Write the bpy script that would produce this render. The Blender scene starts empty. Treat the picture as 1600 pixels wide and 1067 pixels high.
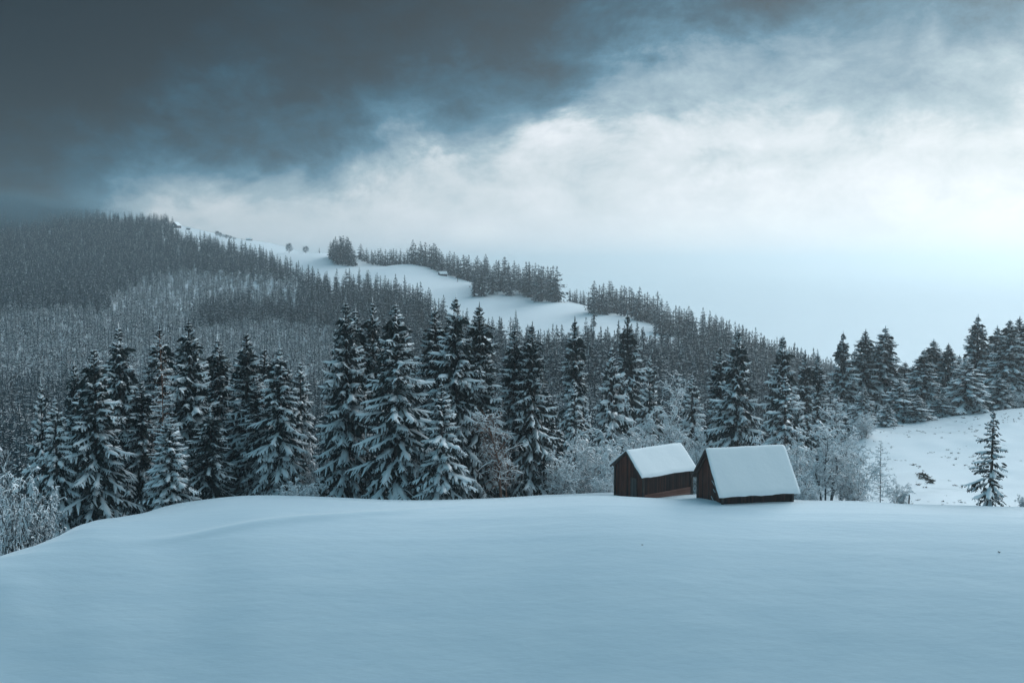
import bpy, math, random
import numpy as np
from math import radians as R

# ---------------------------------------------------------------- camera, sky, sun, exposure
SC = bpy.context.scene
COL = SC.collection
F = 1715.0
PITCH = math.atan(118.5 / F)
cam = bpy.data.objects.new('camera', bpy.data.cameras.new('camera'))
COL.objects.link(cam)
cam.data.sensor_width = 36.0
cam.data.lens = 36.0 * F / 1600.0
cam.data.clip_start = 0.2
cam.data.clip_end = 60000
cam.location = (0, 0, 0)
cam.rotation_euler = (math.pi / 2 - PITCH, 0, 0)
SC.camera = cam

SC.view_settings.view_transform = 'Standard'
SC.view_settings.look = 'None'
SC.view_settings.gamma = 1.0
SC.view_settings.exposure = 0.75
SC.cycles.max_bounces = 6
SC.cycles.diffuse_bounces = 3
SC.cycles.glossy_bounces = 2
SC.cycles.volume_bounces = 1
SC.cycles.use_adaptive_sampling = True
SC.cycles.adaptive_threshold = 0.015

SUN_AZ, SUN_EL = R(34), R(16)


def lin(r, g, b, a=1.0):
    def c(v):
        v /= 255.0
        return v / 12.92 if v <= 0.04045 else ((v + 0.055) / 1.055) ** 2.4
    return (c(r), c(g), c(b), a)


class NT:
    """small helper to write node trees"""
    def __init__(self, tree):
        self.t = tree
        self.n = tree.nodes
        self.l = tree.links

    def new(self, kind, **kw):
        nd = self.n.new(kind)
        for k, v in kw.items():
            setattr(nd, k, v)
        return nd

    def put(self, sock, v):
        if isinstance(v, bpy.types.NodeSocket):
            self.l.new(v, sock)
        else:
            sock.default_value = v

    def m(self, op, a, b=0.0, c=0.0, clamp=False):
        nd = self.new('ShaderNodeMath', operation=op)
        nd.use_clamp = clamp
        for s, v in zip(nd.inputs, (a, b, c)):
            self.put(s, v)
        return nd.outputs[0]

    def smooth(self, v, lo, hi, olo=0.0, ohi=1.0):
        nd = self.new('ShaderNodeMapRange', interpolation_type='SMOOTHSTEP')
        for i, x in enumerate((v, lo, hi, olo, ohi)):
            self.put(nd.inputs[i], x)
        return nd.outputs[0]

    def noise(self, vec, scale, detail=4.0, rough=0.55, dist=0.0):
        nd = self.new('ShaderNodeTexNoise')
        if vec is not None:
            self.l.new(vec, nd.inputs['Vector'])
        nd.inputs['Scale'].default_value = scale
        nd.inputs['Detail'].default_value = detail
        nd.inputs['Roughness'].default_value = rough
        nd.inputs['Distortion'].default_value = dist
        return nd

    def mapping(self, vec, scale=(1, 1, 1), rot=(0, 0, 0), loc=(0, 0, 0)):
        nd = self.new('ShaderNodeMapping')
        self.l.new(vec, nd.inputs['Vector'])
        nd.inputs['Scale'].default_value = scale
        nd.inputs['Rotation'].default_value = rot
        nd.inputs['Location'].default_value = loc
        return nd.outputs[0]

    def ramp(self, fac, stops, interp='LINEAR'):
        nd = self.new('ShaderNodeValToRGB')
        cr = nd.color_ramp
        cr.interpolation = interp
        while len(cr.elements) < len(stops):
            cr.elements.new(0.5)
        for e, (p, c) in zip(cr.elements, stops):
            e.position = p
            e.color = c
        self.put(nd.inputs[0], fac)
        return nd.outputs[0]

    def mixc(self, fac, a, b, mode='MIX'):
        nd = self.new('ShaderNodeMix', data_type='RGBA', blend_type=mode)
        self.put(nd.inputs[0], fac)
        self.put(nd.inputs[6], a)
        self.put(nd.inputs[7], b)
        return nd.outputs[2]

    def curve(self, v, pts):
        """float curve through pts; x is remapped to 0..1"""
        x0, x1 = pts[0][0], pts[-1][0]
        y0, y1 = min(p[1] for p in pts), max(p[1] for p in pts)
        nd = self.new('ShaderNodeFloatCurve')
        cv = nd.mapping.curves[0]
        q = [((x - x0) / (x1 - x0), (y - y0) / (y1 - y0)) for x, y in pts]
        cv.points[0].location = q[0]
        cv.points[1].location = q[-1]
        for a in q[1:-1]:
            cv.points.new(*a)
        nd.mapping.update()
        self.put(nd.inputs['Value'], self.m('MULTIPLY_ADD', v, 1 / (x1 - x0), -x0 / (x1 - x0), clamp=True))
        return self.m('MULTIPLY_ADD', nd.outputs[0], y1 - y0, y0)


def build_world():
    w = bpy.data.worlds.new("World")
    SC.world = w
    w.use_nodes = True
    t = NT(w.node_tree)
    t.n.clear()
    out = t.new('ShaderNodeOutputWorld')
    sky = t.new('ShaderNodeTexSky', sky_type='NISHITA')
    sky.sun_disc = False
    sky.sun_elevation = SUN_EL
    sky.sun_rotation = SUN_AZ
    bg_sky = t.new('ShaderNodeBackground')
    bg_sky.inputs['Strength'].default_value = 0.08
    t.l.new(sky.outputs[0], bg_sky.inputs['Color'])
    tc = t.new('ShaderNodeTexCoord').outputs['Generated']
    sep = t.new('ShaderNodeSeparateXYZ')
    t.l.new(tc, sep.inputs[0])
    dx, dy, dz = sep.outputs
    # warp the cloud deck with noise of the direction
    stretched = t.mapping(tc, (1, 1, 1.7))
    n1 = t.noise(stretched, 3.2, 6, 0.58, 0.4)
    n2 = t.noise(t.mapping(tc, (1, 1, 1.5), loc=(7.3, 2.1, 4.4)), 7.5, 9, 0.68, 0.3)
    sepn = t.new('ShaderNodeSeparateColor')
    t.l.new(n1.outputs['Color'], sepn.inputs[0])
    sepm = t.new('ShaderNodeSeparateColor')
    t.l.new(n2.outputs['Color'], sepm.inputs[0])
    dyc = t.m('MAXIMUM', dy, 0.15)
    sx = t.m('MULTIPLY_ADD', t.m('DIVIDE', dx, dyc), 1.715, 0.8)
    sy = t.m('MULTIPLY_ADD', t.m('DIVIDE', dz, dyc), -1.715, 0.415)
    wob = t.smooth(sy, 0.30, 0.40, 1.0, 0.25)
    wx = t.m('MULTIPLY', t.m('MULTIPLY_ADD', sepn.outputs[0], 0.60, -0.30), wob)
    wy = t.m('MULTIPLY', t.m('MULTIPLY_ADD', sepn.outputs[1], 0.34, -0.17), wob)
    wx2 = t.m('MULTIPLY_ADD', sepm.outputs[0], 0.22, -0.11)
    wy2 = t.m('MULTIPLY', t.m('MULTIPLY_ADD', sepm.outputs[1], 0.20, -0.10), wob)
    qx = t.m('ADD', t.m('ADD', sx, wx), wx2)
    qy = t.m('ADD', t.m('ADD', sy, wy), wy2)
    edge = t.curve(qx, [(-0.4, .37), (0, .350), (.13, .335), (.3, .295), (.48, .262), (.62, .245), (.77, .205),
                        (.86, .135), (1.0, .07), (1.25, .005), (1.6, -.02), (2.4, .0)])
    d = t.m('SUBTRACT', qy, edge)
    tone = t.curve(d, [(-.5, .06), (-.2, .08), (-.09, .19), (-.03, .31), (.015, .50), (.05, .66), (.10, .80),
                       (.17, .88), (.30, .95), (.5, .95)])

    def blob(cx, cy, rx, ry, amp, soft=True):
        a = t.m('MULTIPLY_ADD', qx if soft else sx, 1 / rx, -cx / rx)
        b = t.m('MULTIPLY_ADD', qy if soft else sy, 1 / ry, -cy / ry)
        r2 = t.m('ADD', t.m('MULTIPLY', a, a), t.m('MULTIPLY', b, b))
        return t.m('MULTIPLY', t.m('EXPONENT', t.m('MULTIPLY', r2, -1.0)), amp)
    for args in SKY_BLOBS:
        tone = t.m('ADD', tone, blob(*args))
    tone = t.m('ADD', tone, t.m('MULTIPLY', t.m('MULTIPLY_ADD', sepm.outputs[2], 0.44, -0.22), wob))
    tone = t.m('ADD', tone, t.m('MULTIPLY', t.m('MULTIPLY_ADD', sepn.outputs[2], 0.36, -0.18), wob))
    n3 = t.noise(t.mapping(tc, (1, 1, 1.9), loc=(1.7, 9.2, 3.3)), 15.0, 8, .68, .3)
    tone = t.m('ADD', tone, t.m('MULTIPLY', t.m('MULTIPLY_ADD', n3.outputs['Fac'], 0.44, -0.22), wob))
    front = t.ramp(tone, [(0.0, lin(0, 12, 23)), (.12, lin(4, 37, 53)), (.25, lin(28, 78, 101)),
                          (.40, lin(72, 121, 146)), (.52, lin(122, 152, 170)), (.66, lin(160, 183, 195)),
                          (.80, lin(206, 216, 222)), (.92, lin(228, 233, 239)), (1.0, lin(242, 246, 249))])
    rest = t.mixc(t.smooth(dx, -0.40, 0.70), SKY_LEFT, SKY_RIGHT)
    rest = t.mixc(t.smooth(dy, 0.6, -0.38), rest, SKY_BEHIND)
    rest = t.mixc(t.smooth(n1.outputs['Fac'], .35, .65), rest, t.mixc(1.0, rest, (.72, .80, .84, 1), 'MULTIPLY'))
    back = t.m('MAXIMUM', t.smooth(dy, 0.75, 0.15), t.smooth(dz, 0.30, 0.60))
    front = t.mixc(1.0, front, (.635, .635, .635, 1), 'MULTIPLY')
    colr = t.mixc(back, front, rest)
    # below the horizon: far snow plain seen through the air
    colr = t.mixc(t.smooth(dz, -0.02, -0.15), colr, (0.55, 0.66, 0.72, 1))
    bg = t.new('ShaderNodeBackground')
    t.l.new(colr, bg.inputs['Color'])
    bg.inputs['Strength'].default_value = 1.0
    mix = t.new('ShaderNodeMixShader')
    mix.inputs[0].default_value = 0.97
    t.l.new(bg_sky.outputs[0], mix.inputs[1])
    t.l.new(bg.outputs[0], mix.inputs[2])
    t.l.new(mix.outputs[0], out.inputs['Surface'])


SKY_LEFT = (0.03, 0.22, 0.35, 1)
SKY_RIGHT = (1.98, 2.12, 2.22, 1)
SKY_BEHIND = (0.075, 0.155, 0.195, 1)
SKY_BLOBS = [(1.30, .13, .20, .08, -.24), (1.02, .15, .12, .045, -.22), (1.12, .285, .16, .025, -.14),
             (1.46, .05, .22, .07, -.16), (1.64, .15, .09, .16, -.16), (1.48, .37, .30, .06, .02),
             (.745, .365, .05, .022, .14, False), (.06, .09, .14, .09, -.20), (.87, .20, .06, .03, .16),
             (.66, .275, .05, .03, .14), (.28, .33, .10, .04, -.05)]
build_world()

sun_d = bpy.data.lights.new('sun', 'SUN')
sun_d.energy = 0.8
sun_d.angle = R(30)
sun_d.color = (0.95, 0.98, 1.0)
sun = bpy.data.objects.new('sun', sun_d)
COL.objects.link(sun)
sun.rotation_euler = (math.pi / 2 - SUN_EL, 0, math.pi - SUN_AZ)

HAZE_DENSITY = 0.00025
HAZE_COLOR = (0.68, 0.77, 0.805, 1)


# ---------------------------------------------------------------- pixel <-> ground helpers
def zr(py):
    v = (533.5 - py) / F
    return (v - math.tan(PITCH)) / (1 + v * math.tan(PITCH))


def xr(px, py):
    v = (533.5 - py) / F
    return (px - 800) / F / (math.cos(PITCH) + v * math.sin(PITCH))


def pchip(xs, ys, x):
    xs, ys = np.asarray(xs, float), np.asarray(ys, float)
    h = np.diff(xs)
    dl = np.diff(ys) / h
    m = np.zeros_like(xs)
    m[0], m[-1] = dl[0], dl[-1]
    for i in range(1, len(xs) - 1):
        if dl[i - 1] * dl[i] > 0:
            w1, w2 = 2 * h[i] + h[i - 1], h[i] + 2 * h[i - 1]
            m[i] = (w1 + w2) / (w1 / dl[i - 1] + w2 / dl[i])
    k = np.clip(np.searchsorted(xs, x) - 1, 0, len(xs) - 2)
    t = np.clip((x - xs[k]) / h[k], 0, 1)
    a, b = ys[k], ys[k + 1]
    return ((2 * t**3 - 3 * t**2 + 1) * a + (t**3 - 2 * t**2 + t) * h[k] * m[k]
            + (-2 * t**3 + 3 * t**2) * b + (t**3 - t**2) * h[k] * m[k + 1])


# terrain profiles: photo column -> field edge (distance, row), then (distance, row) of the ground beyond
PROFILES = {
    -350: ((74, 985), [(75, 985), (130, 900), (250, 760), (400, 630), (600, 540), (900, 440), (1200, 370), (1500, 318), (1900, 332)]),
    0: ((82, 868), [(92, 895), (130, 880), (200, 780), (300, 690), (420, 620), (600, 540), (800, 480), (1000, 435), (1250, 380), (1500, 330), (1800, 334)]),
    60: ((83.8, 848), [(94, 875), (130, 860), (200, 775), (300, 690), (420, 620), (600, 540), (800, 481), (1000, 436), (1250, 382), (1490, 338), (1780, 338)]),
    130: ((87.3, 816), [(98, 840), (150, 830), (210, 760), (300, 690), (420, 620), (600, 540), (800, 483), (1000, 438), (1250, 385), (1480, 346), (1750, 340)]),
    270: ((100, 786), [(116, 808), (160, 800), (210, 755), (300, 690), (420, 620), (600, 545), (800, 490), (1000, 440), (1200, 395), (1400, 353), (1650, 353)]),
    400: ((105, 778), [(120, 802), (160, 795), (210, 750), (300, 690), (420, 620), (600, 550), (800, 490), (950, 447), (1100, 410), (1250, 376), (1500, 388)]),
    500: ((105, 781), [(120, 804), (160, 795), (210, 755), (300, 690), (420, 620), (600, 555), (750, 500), (900, 450), (1000, 420), (1100, 394), (1350, 415)]),
    640: ((106, 785), [(122, 808), (160, 798), (210, 755), (300, 690), (420, 620), (550, 570), (680, 500), (780, 455), (870, 430), (950, 412), (1200, 445)]),
    780: ((107, 781), [(122, 806), (160, 798), (210, 765), (300, 690), (350, 650), (480, 580), (620, 515), (700, 480), (800, 446), (1000, 480)]),
    870: ((110, 775), [(124, 800), (160, 795), (220, 750), (300, 670), (420, 590), (520, 545), (620, 500), (720, 468), (950, 515)]),
    960: ((112, 769), [(126, 790), (160, 788), (220, 745), (300, 668), (400, 590), (490, 545), (600, 500), (650, 488), (850, 540)]),
    1010: ((112, 769), [(126, 790), (160, 788), (220, 745), (300, 668), (400, 592), (470, 552), (550, 522), (620, 500), (850, 560)]),
    1090: ((110, 773), [(124, 794), (160, 790), (220, 755), (300, 680), (400, 610), (480, 565), (560, 530), (760, 590)]),
    1180: ((105, 780), [(120, 800), (160, 796), (220, 765), (300, 700), (400, 635), (500, 580), (700, 620)]),
    1270: ((102, 784), [(118, 806), (150, 800), (220, 770), (300, 710), (420, 645), (520, 605), (700, 650)]),
    1340: ((102, 785), [(118, 800), (140, 780), (160, 725), (176, 674), (195, 672), (260, 700), (400, 690), (520, 640), (700, 660)]),
    1450: ((101, 788), [(116, 801), (131, 791), (150, 742), (170, 691), (186, 660), (202, 656), (270, 690), (400, 690), (700, 680)]),
    1530: ((100, 790), [(116, 803), (131, 792), (150, 742), (170, 686), (188, 651), (204, 650), (270, 685), (400, 690), (700, 690)]),
    1600: ((100, 792), [(116, 804), (131, 792), (150, 738), (170, 680), (189, 641), (206, 640), (270, 680), (400, 690), (700, 690)]),
    1950: ((100, 800), [(116, 812), (131, 800), (150, 730), (170, 665), (190, 615), (210, 610), (270, 650), (400, 690), (700, 690)]),
}
PLAIN_Z = -130.0


FIELD_Y = [0, 30, 58, 70, 75, 80, 85, 90, 93, 97, 103, 115]
FIELD_Z = [-46, -41.5, -33, -27.2, -24.6, -22.55, -21.15, -20.48, -20.45, -21.05, -22.5, -25.4]


def build_table():
    ys = np.concatenate([np.arange(0, 60, 2.0), np.arange(60, 240, 2.0), np.arange(240, 1000, 10.0),
                         np.arange(1000, 2200, 25.0), np.arange(2200, 5001, 200.0)])
    cols = sorted(PROFILES)
    tab = []
    for c in cols:
        (ye, pe), beyond = PROFILES[c]
        ze = ye * zr(pe)
        off = ze - float(np.interp(ye, FIELD_Y, FIELD_Z))
        pts = [(y, z + off * max(0, (y / ye))**3) for y, z in zip(FIELD_Y, FIELD_Z) if y < ye - 8]
        pts.append((ye, ze))
        pts += [(y, y * zr(p)) for y, p in beyond]
        yl, zl = pts[-1]
        pts += [(yl + 350, zl - 70), (max(3400, yl + 1200), PLAIN_Z), (5200, PLAIN_Z - 2)]
        tab.append(pchip([p[0] for p in pts], [p[1] for p in pts], ys))
    tab = np.array(tab)
    dense = np.arange(cols[0], cols[-1] + 1, 10.0)
    out = np.array([pchip(cols, tab[:, j], dense) for j in range(tab.shape[1])])     # (ny, npx)
    k = np.array([1, 2, 3, 2, 1]) / 9.0
    for _ in range(3):
        pad = np.pad(out, ((0, 0), (2, 2)), mode='edge')
        out = sum(k[i] * pad[:, i:i + out.shape[1]] for i in range(5))
    return ys, dense, out


TY, TP, TZ = build_table()


def hashnoise(x, y, s, seed):
    """smooth value noise"""
    x, y = x / s, y / s
    xi, yi = np.floor(x), np.floor(y)
    fx, fy = x - xi, y - yi
    fx, fy = fx * fx * (3 - 2 * fx), fy * fy * (3 - 2 * fy)

    def hsh(a, b):
        v = np.sin(a * 127.1 + b * 311.7 + seed * 74.7) * 43758.5453
        return v - np.floor(v)
    return ((hsh(xi, yi) * (1 - fx) + hsh(xi + 1, yi) * fx) * (1 - fy)
            + (hsh(xi, yi + 1) * (1 - fx) + hsh(xi + 1, yi + 1) * fx) * fy) - 0.5


BERM = [(160, 857), (230, 848), (300, 838), (400, 825), (470, 817), (600, 803), (690, 795), (745, 791.5)]
BX, BY = [], []
for bx_, bp_ in BERM:
    yy_ = np.linspace(60, 110, 1400)
    yb_ = float(yy_[int(np.argmax(zr(bp_) * yy_ < np.interp(yy_, FIELD_Y, FIELD_Z)))])
    BX.append(xr(bx_, bp_) * yb_)
    BY.append(yb_)


DRIFTS = []


def height(x, y):
    x, y = np.atleast_1d(np.asarray(x, float)), np.atleast_1d(np.asarray(y, float))
    u = x / np.maximum(y, 25.0)
    px = np.clip(800 + F * u, TP[0], TP[-1])
    yy = np.clip(y, 0, TY[-1])
    i = np.clip(np.searchsorted(TY, yy) - 1, 0, len(TY) - 2)
    fy = (yy - TY[i]) / (TY[i + 1] - TY[i])
    j = np.clip(((px - TP[0]) / 10).astype(int), 0, len(TP) - 2)
    fx = (px - TP[0]) / 10 - j
    z = (TZ[i, j] * (1 - fx) + TZ[i, j + 1] * fx) * (1 - fy) + (TZ[i + 1, j] * (1 - fx) + TZ[i + 1, j + 1] * fx) * fy
    z = z - 0.1 * np.minimum(y, 0)
    far = np.clip((y - 110) / 200, 0, 1)
    amp = 1 - .7 * np.clip((y - 70) / 20, 0, 1)
    z = z + amp * (0.12 * hashnoise(x, y * 1.6, 17, 1) + 0.05 * hashnoise(x + .4 * y, y * 2.2, 4.3, 2))
    for ax, ay, aw in DRIFTS:
        z = z + aw * np.exp(-((x - ax)**2 + (y - ay)**2) / 30.0)
    z = z + far * (3.0 * hashnoise(x, y, 70, 3) + 1.0 * hashnoise(x, y, 22, 4))
    rough = np.clip((y - 118) / 15, 0, 1) * np.clip((260 - y) / 40, 0, 1)
    z = z + rough * (0.7 * hashnoise(x, y, 9, 5) + .35 * hashnoise(x, y, 3.1, 6))
    # the old track: a low snow berm crossing the field
    yb = np.interp(x, BX, BY)
    on = np.clip((x - BX[0]) / 6, 0, 1) * np.clip((BX[-1] - x) / 12, 0, 1)
    dd = (y - yb) / 0.62
    z = z + on * (0.20 * np.exp(-dd * dd))
    return z


def hz(x, y):
    return float(height(x, y)[0])


# the snow drifted round the two huts: where the photo shows the foot of their walls
_A = [(1092, 788, 92.3), (1170, 786, 93.3), (1243, 783.5, 94.5), (1000, 780, 100.8), (1040, 776, 103.5), (1083, 772, 106.0), (965, 774, 104.5)]
_ax = np.array([xr(a, b) * c for a, b, c in _A])
_ay = np.array([c for a, b, c in _A])
_az = np.array([c * zr(b) for a, b, c in _A])
_res = _az - height(_ax, _ay)
_K = np.exp(-((_ax[:, None] - _ax[None])**2 + (_ay[:, None] - _ay[None])**2) / 30.0) + .03 * np.eye(len(_A))
DRIFTS = list(zip(_ax, _ay, np.linalg.solve(_K, _res)))


# ---------------------------------------------------------------- mesh helpers
class MB:
    """collects vertices and faces for ONE mesh object"""
    def __init__(self):
        self.v, self.f, self.mi, self.sm, self.nv = [], [], [], [], 0

    def add(self, verts, faces, mat=0, smooth=False):
        verts = np.asarray(verts, float).reshape(-1, 3)
        self.v.append(verts)
        for fc in ([faces] if isinstance(faces, np.ndarray) else [np.array([q]) for q in faces]):
            self.f.append(fc + self.nv)
            self.mi.append(np.full(len(fc), mat))
            self.sm.append(np.full(len(fc), smooth))
        self.nv += len(verts)

    def sections(self, S, mat=0, smooth=True, closed=False):
        """S: (K, n, c, 3) cross sections joined along n"""
        K, n, c, _ = S.shape
        idx = np.arange(K * n * c).reshape(K, n, c)
        if closed:
            nxt = np.roll(idx, -1, axis=2)
            q = np.stack([idx[:, :-1], nxt[:, :-1], nxt[:, 1:], idx[:, 1:]], -1)
        else:
            q = np.stack([idx[:, :-1, :-1], idx[:, :-1, 1:], idx[:, 1:, 1:], idx[:, 1:, :-1]], -1)
        self.add(S.reshape(-1, 3), q.reshape(-1, 4), mat, smooth)

    def strip(self, P, W, mat=0):
        self.sections(np.stack([P - W, P + W], 2), mat, False)

    def tent(self, P, W, U, mat=0):
        self.sections(np.stack([P - W, P + U, P + W], 2), mat, True)

    def pillow(self, P, W, U, mat=0):
        self.sections(np.stack([P - W, P - W * .75 + U * .7, P + U, P + W * .75 + U * .7, P + W], 2), mat, True)

    def tube(self, pts, rad, sides=6, mat=0, smooth=True, cap=True):
        pts = np.asarray(pts, float)
        rad = np.broadcast_to(np.asarray(rad, float), (len(pts),))
        T = np.gradient(pts, axis=0)
        T /= np.linalg.norm(T, axis=1)[:, None] + 1e-9
        ref = np.array([0, 0, 1.0]) if abs(T[0, 2]) < .9 else np.array([1.0, 0, 0])
        A = np.cross(T, ref)
        A /= np.linalg.norm(A, axis=1)[:, None] + 1e-9
        B = np.cross(T, A)
        a = np.linspace(0, 2 * np.pi, sides, endpoint=False)
        S = pts[:, None] + rad[:, None, None] * (np.cos(a)[None, :, None] * A[:, None] + np.sin(a)[None, :, None] * B[:, None])
        self.sections(S[None], mat, smooth, True)
        if cap:
            self.add(S[-1], [list(range(sides))], mat)
            self.add(S[0], [list(range(sides))[::-1]], mat)

    def prism(self, a, b, w, h, mat=0):
        """plank from a to b: width w along the horizontal normal, height h"""
        a, b = np.asarray(a, float), np.asarray(b, float)
        d = (b - a) / np.linalg.norm(b - a)
        up = np.array([0, 0, 1.0]) if abs(d[2]) < .95 else np.array([1.0, 0, 0])
        s = np.cross(d, up)
        s /= np.linalg.norm(s)
        up = np.cross(s, d)
        c = [p + s * w / 2 * i + up * h / 2 * j for p in (a, b) for i, j in ((-1, -1), (1, -1), (1, 1), (-1, 1))]
        self.add(c, [[0, 1, 2, 3], [7, 6, 5, 4], [0, 4, 5, 1], [1, 5, 6, 2], [2, 6, 7, 3], [3, 7, 4, 0]], mat)

    def hexa(self, c, mat=0):
        """box from 8 corners: bottom ring then top ring"""
        self.add(c, [[3, 2, 1, 0], [4, 5, 6, 7], [0, 1, 5, 4], [1, 2, 6, 5], [2, 3, 7, 6], [3, 0, 4, 7]], mat)

    def mesh(self, name, mats):
        me = bpy.data.meshes.new(name)
        V = np.concatenate(self.v) if self.v else np.zeros((0, 3))
        me.vertices.add(len(V))
        me.vertices.foreach_set('co', V.ravel())
        lt = np.concatenate([np.full(len(f), f.shape[1]) for f in self.f])
        ls = np.concatenate([[0], np.cumsum(lt)[:-1]])
        me.loops.add(int(lt.sum()))
        me.loops.foreach_set('vertex_index', np.concatenate([f.ravel() for f in self.f]).astype(np.int32))
        me.polygons.add(len(lt))
        me.polygons.foreach_set('loop_start', ls.astype(np.int32))
        me.polygons.foreach_set('material_index', np.concatenate(self.mi).astype(np.int32))
        me.polygons.foreach_set('use_smooth', np.concatenate(self.sm).astype(bool))
        for m in (mats if isinstance(mats, (list, tuple)) else [mats]):
            me.materials.append(m)
        me.update(calc_edges=True)
        return me

    def build(self, name, mats, parent=None):
        return link(name, self.mesh(name, mats), parent)


def link(name, data, parent=None):
    o = bpy.data.objects.new(name, data)
    COL.objects.link(o)
    if parent is not None:
        o.parent = parent
    return o


def tag(o, label=None, cat=None, group=None, kind=None):
    for k, v in (('label', label), ('category', cat), ('group', group), ('kind', kind)):
        if v:
            o[k] = v
    return o


def thing(name, loc, rz, label, cat, group=None):
    o = link(name, None)
    o.location = loc
    o.rotation_euler = (0, 0, rz)
    return tag(o, label, cat, group)


# ---------------------------------------------------------------- materials
def material(name):
    m = bpy.data.materials.new(name)
    m.use_nodes = True
    t = NT(m.node_tree)
    b = t.n['Principled BSDF']
    return m, t, b


def bump(t, b, h, strength, dist):
    nd = t.new('ShaderNodeBump')
    nd.inputs['Strength'].default_value = strength
    nd.inputs['Distance'].default_value = dist
    t.l.new(h, nd.inputs['Height'])
    t.l.new(nd.outputs[0], b.inputs['Normal'])


def snow_ground(name='shaded_field_snow', c0=(.55, .67, .74, 1), c1=(.60, .71, .77, 1)):
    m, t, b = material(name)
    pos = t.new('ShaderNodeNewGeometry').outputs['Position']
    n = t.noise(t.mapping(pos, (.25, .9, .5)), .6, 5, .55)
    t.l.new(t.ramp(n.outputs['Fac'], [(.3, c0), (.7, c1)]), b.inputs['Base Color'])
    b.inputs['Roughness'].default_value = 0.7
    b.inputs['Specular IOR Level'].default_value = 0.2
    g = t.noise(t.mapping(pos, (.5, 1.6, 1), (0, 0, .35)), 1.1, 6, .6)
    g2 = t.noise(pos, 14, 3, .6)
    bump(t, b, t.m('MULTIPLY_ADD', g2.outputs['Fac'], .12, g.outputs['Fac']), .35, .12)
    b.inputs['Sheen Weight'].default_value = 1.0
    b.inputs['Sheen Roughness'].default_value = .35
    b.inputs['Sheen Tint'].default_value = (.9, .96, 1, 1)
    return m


def snow_simple(name, scale=9.0, strength=.35, dist=.05):
    m, t, b = material(name)
    b.inputs['Base Color'].default_value = (.90, .93, .95, 1)
    b.inputs['Roughness'].default_value = .6
    b.inputs['Specular IOR Level'].default_value = .3
    pos = t.new('ShaderNodeTexCoord').outputs['Object']
    bump(t, b, t.noise(pos, scale, 4, .6).outputs['Fac'], strength, dist)
    return m


def needle_mat(name, a, c, frost):
    m, t, b = material(name)
    info = t.new('ShaderNodeObjectInfo')
    pos = t.new('ShaderNodeTexCoord').outputs['Object']
    n = t.noise(pos, 2.6, 4, .7)
    base = t.ramp(n.outputs['Fac'], [(.3, a), (.7, c)])
    base = t.mixc(t.m('MULTIPLY', info.outputs['Random'], .5), base, (.012, .026, .026, 1))
    fr = t.noise(pos, 7.5, 4, .7)
    fac = t.m('MULTIPLY', t.smooth(fr.outputs['Fac'], .50, .68), frost)
    t.l.new(t.mixc(fac, base, (.75, .80, .84, 1)), b.inputs['Base Color'])
    b.inputs['Roughness'].default_value = .75
    b.inputs['Specular IOR Level'].default_value = .15
    return m


def bark_mat(name, a, c):
    m, t, b = material(name)
    pos = t.new('ShaderNodeTexCoord').outputs['Object']
    n = t.noise(t.mapping(pos, (6, 6, 1.2)), 2.0, 5, .65)
    t.l.new(t.ramp(n.outputs['Fac'], [(.3, a), (.7, c)]), b.inputs['Base Color'])
    b.inputs['Roughness'].default_value = .9
    b.inputs['Specular IOR Level'].default_value = .1
    bump(t, b, n.outputs['Fac'], .6, .03)
    return m


def wood_mat(name, stops, plank=.17, axis=0, seed=0.0):
    """weathered planks: tone per plank, grain along the plank, dark gaps"""
    m, t, b = material(name)
    pos = t.new('ShaderNodeTexCoord').outputs['Object']
    sep = t.new('ShaderNodeSeparateXYZ')
    t.l.new(pos, sep.inputs[0])
    q = t.m('MULTIPLY', sep.outputs[axis], 1 / plank)
    idx = t.m('FLOOR', q)
    wn = t.new('ShaderNodeTexWhiteNoise', noise_dimensions='1D')
    t.l.new(t.m('ADD', idx, seed), wn.inputs['W'])
    sc = [14, 14, 14]
    sc[2 if axis < 2 else 0] = 1.3
    if axis == 2:
        sc[1] = 1.3
    grain = t.noise(t.mapping(pos, tuple(sc)), 1.6, 5, .65)
    patch = t.noise(pos, .9, 4, .6)
    fac = t.m('ADD', t.m('MULTIPLY', wn.outputs['Value'], .45),
              t.m('ADD', t.m('MULTIPLY', grain.outputs['Fac'], .35), t.m('MULTIPLY', patch.outputs['Fac'], .30)))
    colr = t.ramp(fac, stops)
    fr = t.m('FRACT', q)
    gap = t.m('MINIMUM', t.smooth(fr, 0.0, .07), t.smooth(fr, 1.0, .93))
    colr = t.mixc(gap, (.006, .006, .007, 1), colr)
    t.l.new(colr, b.inputs['Base Color'])
    b.inputs['Roughness'].default_value = .85
    b.inputs['Specular IOR Level'].default_value = .2
    bump(t, b, t.m('MULTIPLY_ADD', grain.outputs['Fac'], .3, gap), .7, .02)
    return m


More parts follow.
